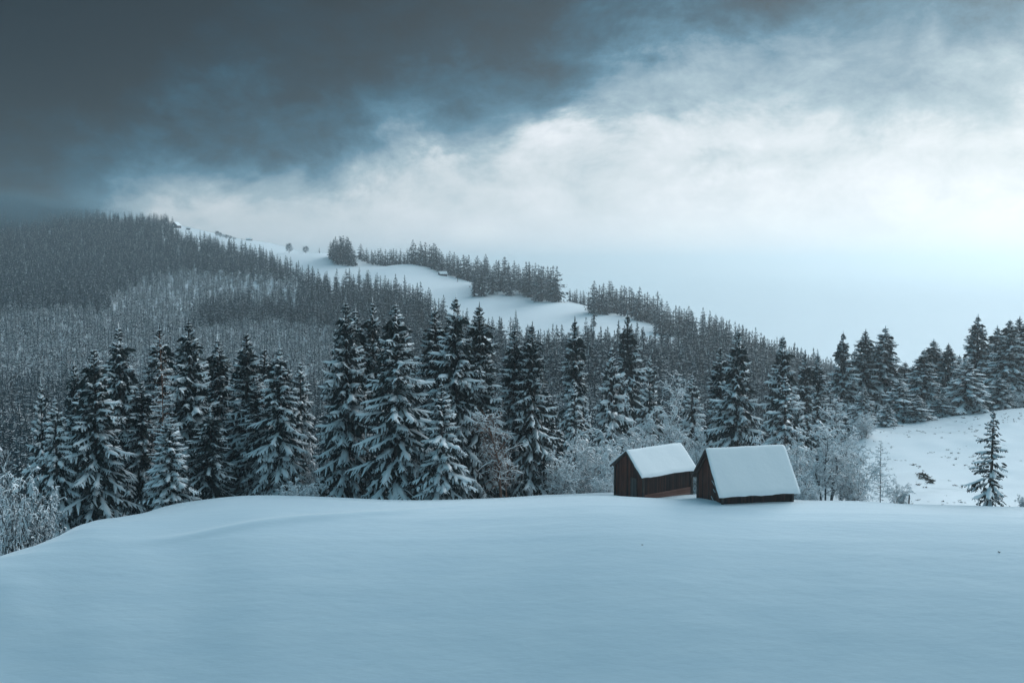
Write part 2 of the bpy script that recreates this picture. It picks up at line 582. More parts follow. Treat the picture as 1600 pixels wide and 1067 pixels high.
M_FIELD = snow_ground()  # foreground shade put into the colour: darker and bluer than the other snow
M_HILL = snow_ground('hill_snow', (.84, .88, .91, 1), (.89, .92, .94, 1))  # same snow without the foreground shade in its colour
M_SNOW = snow_simple('tree_snow', 6, .5, .06)
M_ROOFSNOW = snow_simple('roof_snow', 1.3, .30, .10)
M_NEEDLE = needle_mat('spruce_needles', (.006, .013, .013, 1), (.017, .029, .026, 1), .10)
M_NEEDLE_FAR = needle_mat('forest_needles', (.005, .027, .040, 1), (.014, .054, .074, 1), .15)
M_BARK = bark_mat('spruce_bark', (.035, .028, .026, 1), (.09, .075, .066, 1))
M_TWIG = bark_mat('bare_twigs', (.036, .042, .046, 1), (.085, .095, .10, 1))
M_LARCH = bark_mat('larch_twigs', (.11, .055, .040, 1), (.22, .125, .09, 1))
M_WOOD_DARK = wood_mat('dark_planks', [(.25, (.008, .006, .006, 1)), (.5, (.026, .013, .011, 1)), (.8, (.075, .032, .023, 1))], .17, 0)
M_WOOD_GABLE = wood_mat('red_brown_planks', [(.25, (.014, .007, .006, 1)), (.5, (.06, .021, .014, 1)), (.8, (.17, .055, .034, 1))], .17, 1, 3.0)
M_WOOD_LOW = wood_mat('reddish_boards', [(.25, (.06, .03, .025, 1)), (.55, (.17, .075, .056, 1)), (.8, (.28, .15, .12, 1))], .24, 2, 7.0)
M_WOOD_GREY = wood_mat('grey_planks', [(.25, (.03, .027, .026, 1)), (.55, (.07, .062, .058, 1)), (.8, (.12, .11, .10, 1))], .2, 1, 5.0)
M_FAR_WOOD = bark_mat('far_timber', (.03, .028, .03, 1), (.06, .055, .055, 1))
M_GRASS = bark_mat('dry_grass', (.03, .028, .024, 1), (.10, .085, .065, 1))


# ---------------------------------------------------------------- ground: one sheet out to the horizon
def build_ground():
    us = np.concatenate([np.linspace(-1.1, -.56, 24, endpoint=False), np.linspace(-.56, .56, 420),
                         np.linspace(.56, 1.1, 25)[1:]])
    ys = [-80.0]
    while ys[-1] < 16000:
        y = ys[-1]
        if y < 4: st = 4.0
        elif y < 60: st = 1.0
        elif y < 112: st = .3
        elif y < 240: st = .8
        elif y < 1000: st = 5
        else: st = y * .03
        ys.append(y + st)
    ys = np.array(ys)
    Y, U = np.meshgrid(ys, us, indexing='ij')
    X = U * np.maximum(Y, 70)
    Z = height(X.ravel(), Y.ravel()).reshape(X.shape)
    mb = MB()
    mb.sections(np.stack([X, Y, Z], -1)[None], 0, True)
    mb.mi[0] = (mb.v[0][mb.f[0][:, 0], 1] > 118).astype(int)  # shade-toned snow up to the field edge, pale snow beyond
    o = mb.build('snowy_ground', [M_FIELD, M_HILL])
    tag(o, 'smooth snow field in front, valley and mountain slope behind it', None, None, 'structure')


build_ground()


# ---------------------------------------------------------------- conifers
def norm(a):
    return a / (np.linalg.norm(a, axis=-1, keepdims=True) + 1e-9)


def spruce_builders(seed, H, Rad, whorls=37, per=6, twigs=12, m=7, low=-18, high=48, droop=38, lift=30,
                    snow=1.0, ragged=.25, power=.66, skirt=.03, hang=2, core=800, gap=.12, lean=0.0, fat=1.0):
    """a spruce: returns mesh builders for trunk, needles and snow"""
    g = np.random.default_rng(seed)
    tr, ne, sn = MB(), MB(), MB()
    zt = np.linspace(-1.2, H, 9)
    bend = np.stack([lean * (zt / H)**2, .5 * lean * (zt / H)**2, zt], 1)
    tr.tube(bend, np.linspace(.018 * H, .002 * H, 9), 7)
    # branches
    tw = skirt + (0.985 - skirt) * np.linspace(0, 1, whorls)**.82
    k = np.round(np.interp(tw, [0, .5, 1], [per + 1, per, max(5, per - 1)])).astype(int)
    t = np.repeat(tw, k) + g.normal(0, .4 / whorls, k.sum())
    t = np.clip(t, .01, .985)
    B = len(t)
    az = np.arange(B) * 2.39996 + g.uniform(-.5, .5, B)
    side = 1 + .10 * np.cos(az - g.uniform(0, 6.28)) + .10 * np.cos(2 * az + t * 9 + g.uniform(0, 6.28))
    L = Rad * ((1 - t)**power * (1 - .22 * np.exp(-t / .06)) * (1 - .85 * np.exp(-(1 - t) / .075)) + .02) * g.uniform(1 - ragged * 1.2, 1 + ragged * .45, B) * side
    L[g.random(B) < gap] *= .6
    a0 = np.radians(low + (high - low) * t**1.6 + g.normal(0, 7, B))
    s = np.linspace(0, 1, m)
    wt = np.radians(droop) * (1 - .55 * t)
    ang = a0[:, None] - wt[:, None] * np.sin(s * np.pi * .62)[None] + np.radians(lift) * np.clip((s - .6) / .4, 0, 1)[None]**1.3 * g.uniform(.2, 1.2, B)[:, None]
    st = L[:, None] / (m - 1)
    rr = np.concatenate([np.zeros((B, 1)), np.cumsum(np.cos(ang[:, 1:]) * st, 1)], 1)
    zz = np.concatenate([np.zeros((B, 1)), np.cumsum(np.sin(ang[:, 1:]) * st, 1)], 1)
    azs = az[:, None] + g.normal(0, .10, B)[:, None] * s[None]
    cx = lean * t**2
    P = np.stack([rr * np.cos(azs) + cx[:, None], rr * np.sin(azs) + .5 * cx[:, None], zz + (t * H)[:, None]], -1)
    fw = norm(np.gradient(P, axis=1))
    up = np.array([0, 0, 1.0])
    lat = norm(np.cross(fw, up))
    wsp = fat * (.06 + .10 * np.clip(L, .3, 4) / 4)[:, None] * (1 - .75 * s)[None]
    ne.strip(P, lat * wsp[..., None])
    # side twigs
    T = twigs
    ts = np.clip((np.arange(T) + g.uniform(.1, .9, (B, T))) / T * .88 + .12, 0, 1)
    ii = np.clip(ts * (m - 1), 0, m - 1.001)
    i0 = ii.astype(int)
    fr = (ii - i0)[..., None]
    bi = np.arange(B)[:, None]
    base = P[bi, i0] * (1 - fr) + P[bi, i0 + 1] * fr
    f2, l2 = fw[bi, i0], lat[bi, i0]
    wave = np.sin(ts * np.pi * .5 + .35)
    for sgn in (-1, 1):
        lt = np.clip(L[:, None] * .42 * (1.06 - ts)**.7, .009 * H, 1.25 * H / 20 + .2) * g.uniform(.6, 1.2, (B, T)) * wave
        d0 = norm(f2 * g.uniform(.45, .9, (B, T, 1)) + sgn * l2 * g.uniform(.6, .95, (B, T, 1)) + up * g.uniform(-.35, .05, (B, T, 1)))
        n = 3
        sag = g.uniform(.25, .65, (B, T))
        pts = [base]
        for q in range(1, n):
            e = q / (n - 1)
            pts.append(base + d0 * (lt * e)[..., None] - up * (sag * lt * e * e)[..., None])
        Q = np.stack(pts, 2).reshape(-1, n, 3)
        ltf = lt.reshape(-1)
        wd = norm(np.cross(norm(np.gradient(Q, axis=1)), up))
        wid = fat * (np.clip(.16 * ltf, .035, .13)[:, None] * np.array([.8, 1.0, .25])[None])
        ne.strip(Q, (wd + g.normal(0, .35, wd.shape)) * wid[..., None])
        # hanging sprays below the twig
        for h in range(hang):
            e = g.uniform(.15, 1.0, len(Q))
            st_ = Q[:, 0] * (1 - e)[:, None] + Q[:, 2] * e[:, None]
            ln = np.clip(ltf * g.uniform(.35, .8, len(Q)), .08, .8)
            dn = norm(np.stack([g.normal(0, .25, len(Q)), g.normal(0, .25, len(Q)), -np.ones(len(Q))], 1))
            Hh = np.stack([st_, st_ + dn * ln[:, None]], 1)
            hw = norm(np.stack([g.normal(0, 1, len(Q)), g.normal(0, 1, len(Q)), g.normal(0, .2, len(Q))], 1))
            ne.strip(Hh, hw[:, None] * (fat * np.clip(.17 * ln, .03, .10)[:, None] * np.array([1.0, .3])[None])[..., None])
        # snow fingers on the twigs
        cover = (g.random(len(Q)) < snow * (.22 + .72 * ts.reshape(-1)))
        Qs, ls = Q[cover], ltf[cover]
        wds = wd[cover]
        hgt = np.clip(.12 * ls * g.uniform(.6, 1.5, len(ls)), .025, .13) * min(1.4, .6 + .4 * snow)
        wds2 = np.clip(.165 * ls * g.uniform(.6, 1.4, len(ls)), .03, .125) * min(1.3, .5 + .5 * snow)
        sh = np.array([.55, 1.0, .30])
        Qs = Qs.copy()
        Qs[..., 2] += .02
        Qs[:, 0] = Qs[:, 0] * .75 + Qs[:, 1] * .25
        sn.tent(Qs, wds * (wds2[:, None] * sh)[..., None], (hgt[:, None] * sh)[..., None] * up)
    # snow pads along the branches
    keep = g.random(B) < .93 * min(1, .5 + .5 * snow)
    Pk, Lk, latk = P[keep].copy(), L[keep], lat[keep]
    nb = len(Lk)
    lump = .55 + .9 * g.random((nb, m))
    env = np.clip((s - .10) / .25, 0, 1) * np.clip((1.04 - s) / .16, 0.12, 1)
    w = np.clip(.055 * Lk + .06, .05, .20)[:, None] * lump * env * (.45 + .55 * snow)
    hh = np.clip(.055 * Lk + .06, .05, .20)[:, None] * lump * env * (.45 + .55 * snow)
    Pk[..., 2] += .015
    sn.pillow(Pk, latk * w[..., None], hh[..., None] * up)
    # inner sprays that keep the heart of the crown dark
    if core:
        tc = g.uniform(.02, .93, core)**1.15
        rc = Rad * ((1 - tc)**power) * g.uniform(.03, .62, core)
        ac = g.uniform(0, 6.283, core)
        c0 = np.stack([rc * np.cos(ac) + lean * tc**2, rc * np.sin(ac), tc * H - .1 * rc], 1)
        dd = norm(np.stack([np.cos(ac) * .8, np.sin(ac) * .8, g.uniform(-1.4, -.2, core)], 1))
        ln = g.uniform(.3, .9, core) * (H / 20)
        C = np.stack([c0, c0 + dd * ln[:, None] * .6, c0 + dd * ln[:, None]], 1)
        hw = norm(g.normal(0, 1, (core, 3)))
        ne.strip(C, hw[:, None] * (ln[:, None] * np.array([.22, .28, .08]))[..., None])
    # leader
    top = np.array([lean, .5 * lean, H])
    for q in range(5):
        a = q * 1.256
        e = np.array([[top - [0, 0, .05 * H], top - [0, 0, .05 * H] + np.array([math.cos(a), math.sin(a), .9]) * .022 * H]])
        ne.strip(e, np.array([[[0, 0, .006 * H], [0, 0, .001 * H]]]))
    le = np.array([[top - [0, 0, .06 * H], top + [0, 0, .02 * H]]])
    ne.strip(le, np.array([[[.006 * H, 0, 0], [.001 * H, 0, 0]]]))
    sn.tent(np.array([[top - [0, 0, .12 * H], top + [0, 0, .015 * H]]]), np.array([[[.009 * H, 0, 0], [.003 * H, 0, 0]]]), np.array([[[0, .008 * H, 0], [0, 0, .01 * H]]]))
    return tr, ne, sn


class Variant:
    """mesh data of one kind of tree, shared by its copies"""
    def __init__(self, name, parts, H, Rad):
        self.name, self.parts, self.H, self.R = name, parts, H, Rad
        self.used = None


def reach(ne, H):
    v = np.concatenate(ne.v)
    v = v[v[:, 2] < .3 * H]
    return float(np.percentile(np.hypot(v[:, 0], v[:, 1]), 96))


def spruce_variant(seed, H, Rad, nm=M_NEEDLE, **kw):
    tr, ne, sn = spruce_builders(seed, H, Rad, **kw)
    Rad = reach(ne, H)
    return Variant('spruce_tree', [('trunk', tr.mesh('trunk', M_BARK)), ('crown', ne.mesh('crown', nm)),
                                   ('snow_cover', sn.mesh('snow_cover', M_SNOW))], H, Rad)


def merged_variant(seed, H, Rad, nm=M_NEEDLE_FAR, **kw):
    tr, ne, sn = spruce_builders(seed, H, Rad, **kw)
    mb = MB()
    for i, p in enumerate((tr, ne, sn)):
        off = mb.nv
        mb.v += p.v
        mb.f += [f + off for f in p.f]
        mb.mi += [np.full(len(f), i) for f in p.f]
        mb.sm += p.sm
        mb.nv += p.nv
    return mb.mesh('spruce_tree', [nm, nm, M_SNOW])


def copy_tree(o, parent=None):
    c = o.copy()
    COL.objects.link(c)
    if parent is not None:
        c.parent = parent
    for ch in o.children:
        copy_tree(ch, c)
    return c


def plant(var, loc, rz, sxy, sz, label, cat, group=None):
    if var.used is None:
        root = thing(var.name, loc, rz, label, cat, group)
        for nme, me in var.parts:
            link(nme, me, root)
        var.used = root
    else:
        root = copy_tree(var.used)
        root.location = loc
        root.rotation_euler = (0, 0, rz)
        root['label'] = label
        root['category'] = cat
        if 'group' in root:
            del root['group']
        if group:
            root['group'] = group
    root.scale = (sxy, sxy, sz)
    return root


V = {
    'a': spruce_variant(11, 20, 4.4, low=-14, droop=30, lift=34, snow=1.0),
    'b': spruce_variant(12, 20, 4.2, low=-22, droop=36, lift=22, snow=1.1, per=6, power=.64),
    'c': spruce_variant(13, 20, 4.6, low=-8, droop=42, lift=18, snow=1.05, whorls=33, ragged=.35),
    'd': spruce_variant(14, 20, 4.0, low=-26, droop=34, lift=40, snow=.9, whorls=37, twigs=11),
    'e': spruce_variant(15, 20, 4.3, low=-18, droop=46, lift=10, snow=1.15, whorls=34, ragged=.32, power=.62),
    'n': spruce_variant(16, 20, 2.9, low=-28, droop=36, lift=25, snow=.95, whorls=40, power=.56, twigs=9),
    'k': spruce_variant(17, 20, 3.9, low=-30, droop=40, lift=16, snow=.55, whorls=32, ragged=.4, power=.64),
    'm': spruce_variant(18, 12, 3.1, low=-10, droop=36, lift=24, snow=1.25, whorls=24, per=6, twigs=10, core=350),
    'p': spruce_variant(19, 12, 2.9, low=-20, droop=44, lift=12, snow=1.3, whorls=22, per=6, twigs=10, core=350),
    's': spruce_variant(20, 9, 1.9, low=-34, droop=26, lift=28, snow=.75, whorls=17, per=5, twigs=8, ragged=.55, gap=.3, core=160, hang=2, power=.75),
}


# ---------------------------------------------------------------- bare, frosted broadleaf trees and shrubs
def grow(g, P, n, count, spread, length, s0=.25, s1=1.0, upw=.2, droop=.2, jit=.25):
    """children of the chains P: returns (len(P)*count, n, 3)"""
    K, m, _ = P.shape
    ts = g.uniform(s0, s1, (K, count))
    ii = np.clip(ts * (m - 1), 0, m - 1.001)
    i0 = ii.astype(int)
    fr = (ii - i0)[..., None]
    bi = np.arange(K)[:, None]
    base = (P[bi, i0] * (1 - fr) + P[bi, i0 + 1] * fr).reshape(-1, 3)
    fw = norm(P[bi, i0 + 1] - P[bi, i0]).reshape(-1, 3)
    rnd = norm(g.normal(0, 1, fw.shape))
    d = norm(fw * (1 - spread) + rnd * spread + np.array([0, 0, upw]))
    plen = np.linalg.norm(P[:, -1] - P[:, 0], axis=1)
    ln = (np.repeat(plen, count) * length * (1.15 - .6 * ts.reshape(-1))) * g.uniform(.6, 1.2, len(d))
    out = [base]
    cur = base
    for q in range(1, n):
        d = norm(d + g.normal(0, jit, d.shape) - np.array([0, 0, droop / n * 2]))
        cur = cur + d * (ln / (n - 1))[:, None]
        out.append(cur)
    return np.stack(out, 1)


def twig_mesh(dark, white, C, r, snow, g, taper=.3):
    """thin twigs as flat bark strips with a ridge of frost on top"""
    K, n, _ = C.shape
    T = norm(np.gradient(C, axis=1))
    a = norm(np.cross(T, norm(g.normal(0, 1, (K, 1, 3)))))
    w = np.linspace(1, taper, n)[None, :, None] * r
    dark.strip(C, a * w)
    keep = g.random(K) < snow
    Cs = C[keep]
    if len(Cs):
        up = np.array([0, 0, 1.0])
        sd = norm(np.cross(T[keep] + g.normal(0, .05, Cs.shape), up))
        flat = np.sqrt(np.clip(1 - T[keep][..., 2:]**2, .12, 1))
        rr = np.linspace(1, .5, n)[None, :, None] * max(r * 1.6, .048)
        white.tent(Cs + up * r * .3, sd * rr * flat, up * rr * 1.5 * g.uniform(.6, 1.3, (len(Cs), 1, 1)))


def shrub_variant(seed, H, Rad, stems, name, trunks=0, kids=9, grand=8, snow=.8, fine=True, wood=M_TWIG, droop=.5, up=.35):
    g = np.random.default_rng(seed)
    tr, tw, sn = MB(), MB(), MB()
    chains = []
    for i in range(stems):
        a = g.uniform(0, 6.283)
        rad = Rad * math.sqrt(g.uniform(.02, 1))
        hh = H * g.uniform(.55, 1.0) * (1 - .35 * (rad / Rad)**2)
        b0 = np.array([math.cos(a) * rad * .25, math.sin(a) * rad * .25, -.3])
        s = np.linspace(0, 1, 7)
        wig = np.cumsum(g.normal(0, .03 * H, (7, 2)), 0) * s[:, None]
        px = np.stack([b0[0] + math.cos(a) * rad * .75 * s**1.4 + wig[:, 0], b0[1] + math.sin(a) * rad * .75 * s**1.4 + wig[:, 1],
                       -.3 + hh * (s - .12 * s**3) / .88], 1)
        chains.append(px)
        r0 = (.016 * H if trunks else .007 * H) * g.uniform(.6, 1.2)
        tr.tube(px, np.linspace(r0, r0 * .25, 7), 6, cap=False)
    A = np.stack(chains)
    s0 = .32 if trunks else .15
    c1 = grow(g, A, 5, kids, .62, .42, s0, 1.0, up, droop, .18)
    c2 = grow(g, c1, 4, grand, .6, .48, .15, 1.0, .15, droop, .25)
    twig_mesh(tw, sn, c1, .0035 * H + .012, snow, g)
    twig_mesh(tw, sn, c2, .016, snow, g)
    if fine:
        c3 = grow(g, c2, 3, 2, .65, .5, .3, 1.0, .1, droop, .3)
        twig_mesh(tw, sn, c3, .012, snow, g)
    return Variant(name, [('trunk' if trunks else 'stems', tr.mesh('stems', wood)), ('twigs', tw.mesh('twigs', wood)),
                          ('frost', sn.mesh('frost', M_SNOW))], H, Rad)


V['S1'] = shrub_variant(31, 6, 3.4, 16, 'frosted_shrub', 0, 10, 9, .85)
V['S2'] = shrub_variant(32, 6, 3.0, 14, 'frosted_shrub', 0, 11, 9, .9, droop=.8)
V['S4'] = shrub_variant(37, 6, 3.2, 15, 'frosted_shrub', 0, 10, 8, .42, droop=1.0, up=.1)
V['S3'] = shrub_variant(33, 3, 2.4, 22, 'frosted_shrub', 0, 9, 7, .9, droop=.9, up=.2)
V['T1'] = shrub_variant(34, 12, 3.2, 4, 'bare_tree', 1, 26, 12, .72, up=.45, droop=.3)
V['T2'] = shrub_variant(35, 12, 3.0, 3, 'bare_tree', 1, 30, 12, .65, up=.4, droop=.35)


def larch_variant(seed, H, Rad, wood, name, per=70, snow=.4, up=.1, straight=True):
    """one straight stem with thin level branches"""
    g = np.random.default_rng(seed)
    tr, tw, sn = MB(), MB(), MB()
    z = np.linspace(-.5, H, 9)
    st = np.stack([np.cumsum(g.normal(0, .004 * H, 9)), np.cumsum(g.normal(0, .004 * H, 9)), z], 1)
    tr.tube(st, np.linspace(.008 * H, .002 * H, 9), 6)
    t = np.linspace(.1, .98, per)
    az = np.arange(per) * 2.4 + g.uniform(-.4, .4, per)
    L = Rad * ((1 - t)**.75 + .06) * g.uniform(.6, 1.1, per) * np.clip(t / .22, .55, 1)
    s = np.linspace(0, 1, 5)
    d = np.stack([np.cos(az), np.sin(az)], 1)
    zz = (t * H)[:, None] + L[:, None] * (up * s - .18 * s**2 + .15 * s**3)[None]
    C = np.concatenate([d[:, None] * (L[:, None] * s)[..., None], zz[..., None]], -1)
    C[..., :2] += np.stack([np.interp(zz, z, st[:, 0]), np.interp(zz, z, st[:, 1])], -1)
    twig_mesh(tw, sn, C, .0022 * H + .012, snow, g)
    c2 = grow(g, C, 4, 9, .55, .42, .2, 1.0, .05, .5, .2)
    twig_mesh(tw, sn, c2, .014, snow, g)
    c3 = grow(g, c2, 3, 3, .6, .5, .2, 1.0, 0, .6, .3)
    twig_mesh(tw, sn, c3, .011, snow, g)
    return Variant(name, [('trunk', tr.mesh('trunk', wood)), ('twigs', tw.mesh('twigs', wood)), ('frost', sn.mesh('frost', M_SNOW))], H, Rad)


V['T3'] = shrub_variant(36, 12, 3.2, 4, 'bare_tree', 1, 28, 12, .22, up=.35, droop=.5, wood=M_LARCH)
V['L'] = larch_variant(41, 19, 3.6, M_LARCH, 'bare_larch', 90, .25)
V['Z'] = larch_variant(42, 9, 2.6, M_TWIG, 'bare_sapling', 46, .6, .25)

RNG = random.Random(5)


def place(kind, px, top, Y, half_px, label, cat=None, group=None, base=None, sink=.15):
    """plant a tree of the photo at its column and distance; its top reaches the photo's row"""
    v = V[kind]
    x = xr(px, min(top + 80, 760)) * Y
    z0 = hz(x, Y) - sink if base is None else Y * zr(base)
    h = Y * zr(top) - z0
    h = max(h, .6)
    rad = half_px * Y / F
    cat = cat or {'spruce_tree': 'tree', 'frosted_shrub': 'shrub', 'bare_tree': 'tree', 'bare_larch': 'tree', 'bare_sapling': 'tree'}[v.name]
    return plant(v, (x, Y, z0), RNG.uniform(0, 6.283), rad / v.R, h / v.H, label, cat, group)


# column, top row, distance, half width in px, kind, label
HERO = [
    # the left stand, below the forest slope
    ('m', 66, 598, 112, 34, 'snowy spruce with twin neighbour in front of it, leftmost conifer of the left stand'),
    ('p', 88, 623, 108, 36, 'shorter snow-thick spruce just right of the leftmost conifer, base hidden by the field slope'),
    ('d', 118, 568, 122, 36, 'half hidden spruce peeking out left of the broad spruce at the field corner'),
    ('c', 149, 544, 110, 66, 'broad snow-heavy spruce whose long lower boughs reach the sloping left corner of the field'),
    ('b', 187, 511, 122, 52, 'tall spruce rising close behind the broad corner spruce, its tip higher on the right side'),
    ('n', 222, 596, 121, 34, 'dark slim spruce squeezed between the broad corner spruce and the reddish larch'),
    ('n', 251, 512, 126, 38, 'thin dusted spruce behind the reddish bare larch'),
    ('m', 266, 652, 105, 42, 'small spruce at the field edge below the reddish bare larch'),
    ('a', 296, 501, 114, 62, 'tall dark spruce right of the reddish larch, highest tip of the left stand'),
    ('n', 341, 530, 121, 40, 'slim spruce immediately right of the highest spruce of the left stand'),
    ('d', 386, 520, 118, 48, 'tall spruce in the right half of the left stand with a pointed white tip'),
    ('n', 414, 544, 125, 36, 'narrow spruce between two tall spruces in the right half of the left stand'),
    ('e', 438, 543, 114, 46, 'full spruce at the right side of the left stand, long drooping snowy boughs'),
    ('p', 470, 565, 124, 34, 'thin spruce closing the left stand, just before the gap to the central stand'),
    ('k', 330, 640, 112, 40, 'low dark spruce at the field edge under the left stand, little snow'),
    ('b', 168, 575, 128, 40, 'dim spruce filling the gap behind the broad corner spruce of the left stand'),
    ('d', 318, 560, 127, 38, 'dim spruce in the gap right behind the highest spruce of the left stand'),
    ('e', 364, 572, 124, 36, 'dim spruce with drooping boughs between two slim spruces of the left stand'),
    ('n', 402, 590, 116, 34, 'lower slim spruce before the right half of the left stand'),
    # the central stand
    ('a', 541, 472, 114, 58, 'big spruce at the left end of the central stand with sweeping upturned boughs'),
    ('n', 556, 484, 121, 36, 'spruce tip just beside the left end spruce of the central stand'),
    ('b', 583, 472, 122, 44, 'tall spruce seen between the two biggest spruces of the central stand'),
    ('c', 619, 474, 111, 72, 'largest spruce of the central stand, broad with level snow-laden boughs to the ground'),
    ('n', 680, 483, 120, 46, 'spruce right behind the largest central spruce, with a white ragged tip'),
    ('b', 712, 465, 116, 56, 'tallest dark spruce in the middle of the central stand'),
    ('d', 749, 478, 118, 60, 'tall spruce left of the brownish frosted bare tree in the central stand'),
    ('m', 690, 600, 108, 46, 'lower spruce at the field edge filling the foot of the central stand'),
    ('n', 804, 514, 121, 36, 'left one of the close pair of spruces ending the central stand'),
    ('d', 831, 508, 120, 46, 'right one of the close pair of spruces ending the central stand'),
    ('k', 856, 610, 128, 34, 'low spruce beside the right end of the central stand behind frosted shrubs'),
    # between the central stand and the huts
    ('n', 898, 500, 150, 31, 'slim lone spruce standing free between the central stand and the huts'),
    ('p', 897, 597, 138, 26, 'small spruce at the foot of the slim lone spruce'),
    ('m', 955, 542, 145, 44, 'snow-thick spruce with level tiers rising above the shrubs left of the left hut'),
    ('k', 980, 492, 178, 34, 'tall dark spruce with little snow standing highest behind the left hut'),
    ('m', 1015, 560, 150, 36, 'medium spruce above the frosted shrubs over the left hut roof'),
    ('p', 1081, 586, 150, 30, 'small spruce half buried in frosted shrubs between the two huts'),
    ('c', 1152, 516, 134, 52, 'big spruce directly behind the right hut with thick snow cushions'),
    ('n', 1125, 541, 144, 30, 'narrow spruce leaning on the left flank of the big spruce behind the right hut'),
    ('b', 1222, 525, 150, 40, 'tall spruce behind the right end of the right hut'),
    ('p', 1226, 588, 130, 40, 'shorter snowy spruce over the right end of the right hut roof'),
    ('n', 1257, 551, 172, 22, 'thin spruce in the gap right of the right hut, left one of two slender tips'),
    ('n', 1277, 554, 176, 24, 'thin spruce in the gap right of the right hut, right one of two slender tips'),
    ('m', 1246, 620, 158, 26, 'low snowy spruce behind the bare trees beside the right hut'),
    ('m', 1296, 600, 180, 26, 'low spruce behind the bare trees where the snowy mound begins'),
    # on the mound at the right
    ('a', 1316, 520, 205, 38, 'leftmost tall spruce on the mound behind the bare trees'),
    ('d', 1351, 517, 208, 36, 'tall spruce second from the left on the mound crest'),
    ('e', 1382, 512, 210, 40, 'third tall spruce on the mound, the highest of its left group'),
    ('m', 1349, 604, 180, 24, 'small bushy spruce at the left end of the mound crest'),
    ('m', 1404, 591, 190, 34, 'small wide spruce on the mound crest before the tall left group'),
    ('n', 1412, 566, 212, 26, 'dim spruce in the gap between left and middle groups on the mound'),
    ('b', 1442, 547, 196, 34, 'spruce of the middle group on the mound with heavy drooping snow'),
    ('n', 1457, 532, 208, 30, 'highest slim spruce of the middle group on the mound'),
    ('d', 1480, 538, 206, 30, 'spruce closing the middle group on the mound to the right'),
    ('p', 1508, 562, 194, 38, 'lower snowy spruce on the crest before the tallest mound spruce'),
    ('a', 1526, 494, 212, 40, 'tallest spruce of the mound, pointed tip above all others there'),
    ('n', 1556, 512, 216, 28, 'dim narrow spruce right behind the tallest mound spruce'),
    ('c', 1576, 500, 204, 44, 'broad dark spruce near the right edge of the picture with white cushions'),
    ('n', 1591, 497, 212, 32, 'slim spruce tip beside the broad dark spruce near the right edge'),
    ('e', 1618, 505, 206, 40, 'spruce cut by the right edge of the picture'),
    ('m', 1470, 615, 192, 22, 'small spruce on the crest under the middle group of the mound'),
    ('m', 1385, 630, 184, 20, 'smallest spruce on the mound crest under the left group'),
    ('b', 1334, 548, 226, 32, 'dim spruce behind the gap between the first two tall mound spruces'),
    ('e', 1367, 540, 230, 32, 'dim spruce between the second and third tall mound spruces'),
    ('d', 1424, 572, 218, 30, 'short dim spruce left of the middle group on the mound'),
    ('c', 1497, 556, 222, 32, 'dim broad spruce between the middle group and the tallest mound spruce'),
    ('b', 1541, 545, 224, 34, 'dim spruce filling the space right of the tallest mound spruce'),
    ('m', 1432, 618, 188, 26, 'small round-tiered spruce at the foot of the middle mound group'),
    ('p', 1560, 590, 198, 32, 'low snowy spruce under the broad dark spruce near the right edge'),
    ('s', 1550, 641, 104, 36, 'lone ragged little spruce on the field edge in front of the mound'),
]
for kd, px, top, Y, hw, lab in HERO:
    place(kd, px, top, Y, hw, lab)

SHRUBS = [
    ('S4', 18, 690, 89, 60, 'big frosted shrub bowing over the lower left corner of the field'),
    ('S4', 62, 742, 91, 40, 'drooping frosted shrub beside the big one at the lower left field corner'),
    ('S4', -8, 630, 98, 44, 'frosted bush cut by the left edge of the picture'),
    ('S3', 470, 737, 108, 38, 'round low shrub of fine arching twigs left of the central stand'),
    ('S2', 487, 690, 116, 28, 'thin frosted shrub in the gap between left and central stands'),
    ('T3', 790, 606, 112, 40, 'brownish bare tree with frosted twigs before the right part of the central stand'),
    ('S1', 872, 690, 118, 42, 'frosted shrub at the right foot of the central stand'),
    ('S1', 906, 655, 124, 56, 'large frosted shrub between the central stand and the left hut'),
    ('S2', 948, 660, 120, 50, 'frosted shrub just left of the left hut, reaching above its eave'),
    ('S3', 945, 730, 111, 26, 'low snow-capped bush touching the left side of the left hut'),
    ('S1', 1000, 628, 138, 60, 'wide frosted shrub rising above the ridge of the left hut'),
    ('S2', 1052, 625, 140, 56, 'frosted shrub above the right end of the left hut roof'),
    ('T2', 1052, 575, 165, 42, 'grey bare tree standing dimly behind the shrubs above the left hut'),
    ('S1', 1096, 655, 132, 40, 'frosted shrub filling the gap between the two hut roofs'),
    ('S2', 1200, 668, 122, 44, 'frosted shrub behind the ridge of the right hut'),
    ('S1', 1246, 668, 116, 40, 'frosted shrub just off the right gable of the right hut'),
    ('S3', 1264, 735, 104, 24, 'low arching shrub at the right end of the right hut'),
    ('T1', 1292, 630, 112, 44, 'bare frosted tree with twin dark trunks right of the right hut'),
    ('T2', 1318, 618, 120, 44, 'bare frosted tree with a pale upper crown where the mound begins'),
    ('S2', 1338, 690, 112, 36, 'loose frosted shrub between the twin trunk tree and the thin sapling'),
    ('S2', 1404, 745, 106, 20, 'sparse low twigs at the foot of the thin sapling, right side'),
    ('S2', 1584, 600, 200, 30, 'pale frosted shrub before the dark spruces near the right edge'),
    ('S3', 1606, 768, 103, 16, 'small twiggy bush at the right edge beyond the lone spruce'),
    ('S3', 106, 826, 93, 14, 'tiny snow-capped bush on the left slope of the field edge'),
    ('S2', 1350, 640, 172, 22, 'frosted shrub at the left end of the mound crest'),
]
for kd, px, top, Y, hw, lab in SHRUBS:
    place(kd, px, top, Y, hw, lab)
place('L', 254, 522, 110, 44, 'reddish bare larch with thin level branches in the left stand')
place('Z', 1376, 688, 106, 32, 'thin bare sapling with one straight stem before the mound')


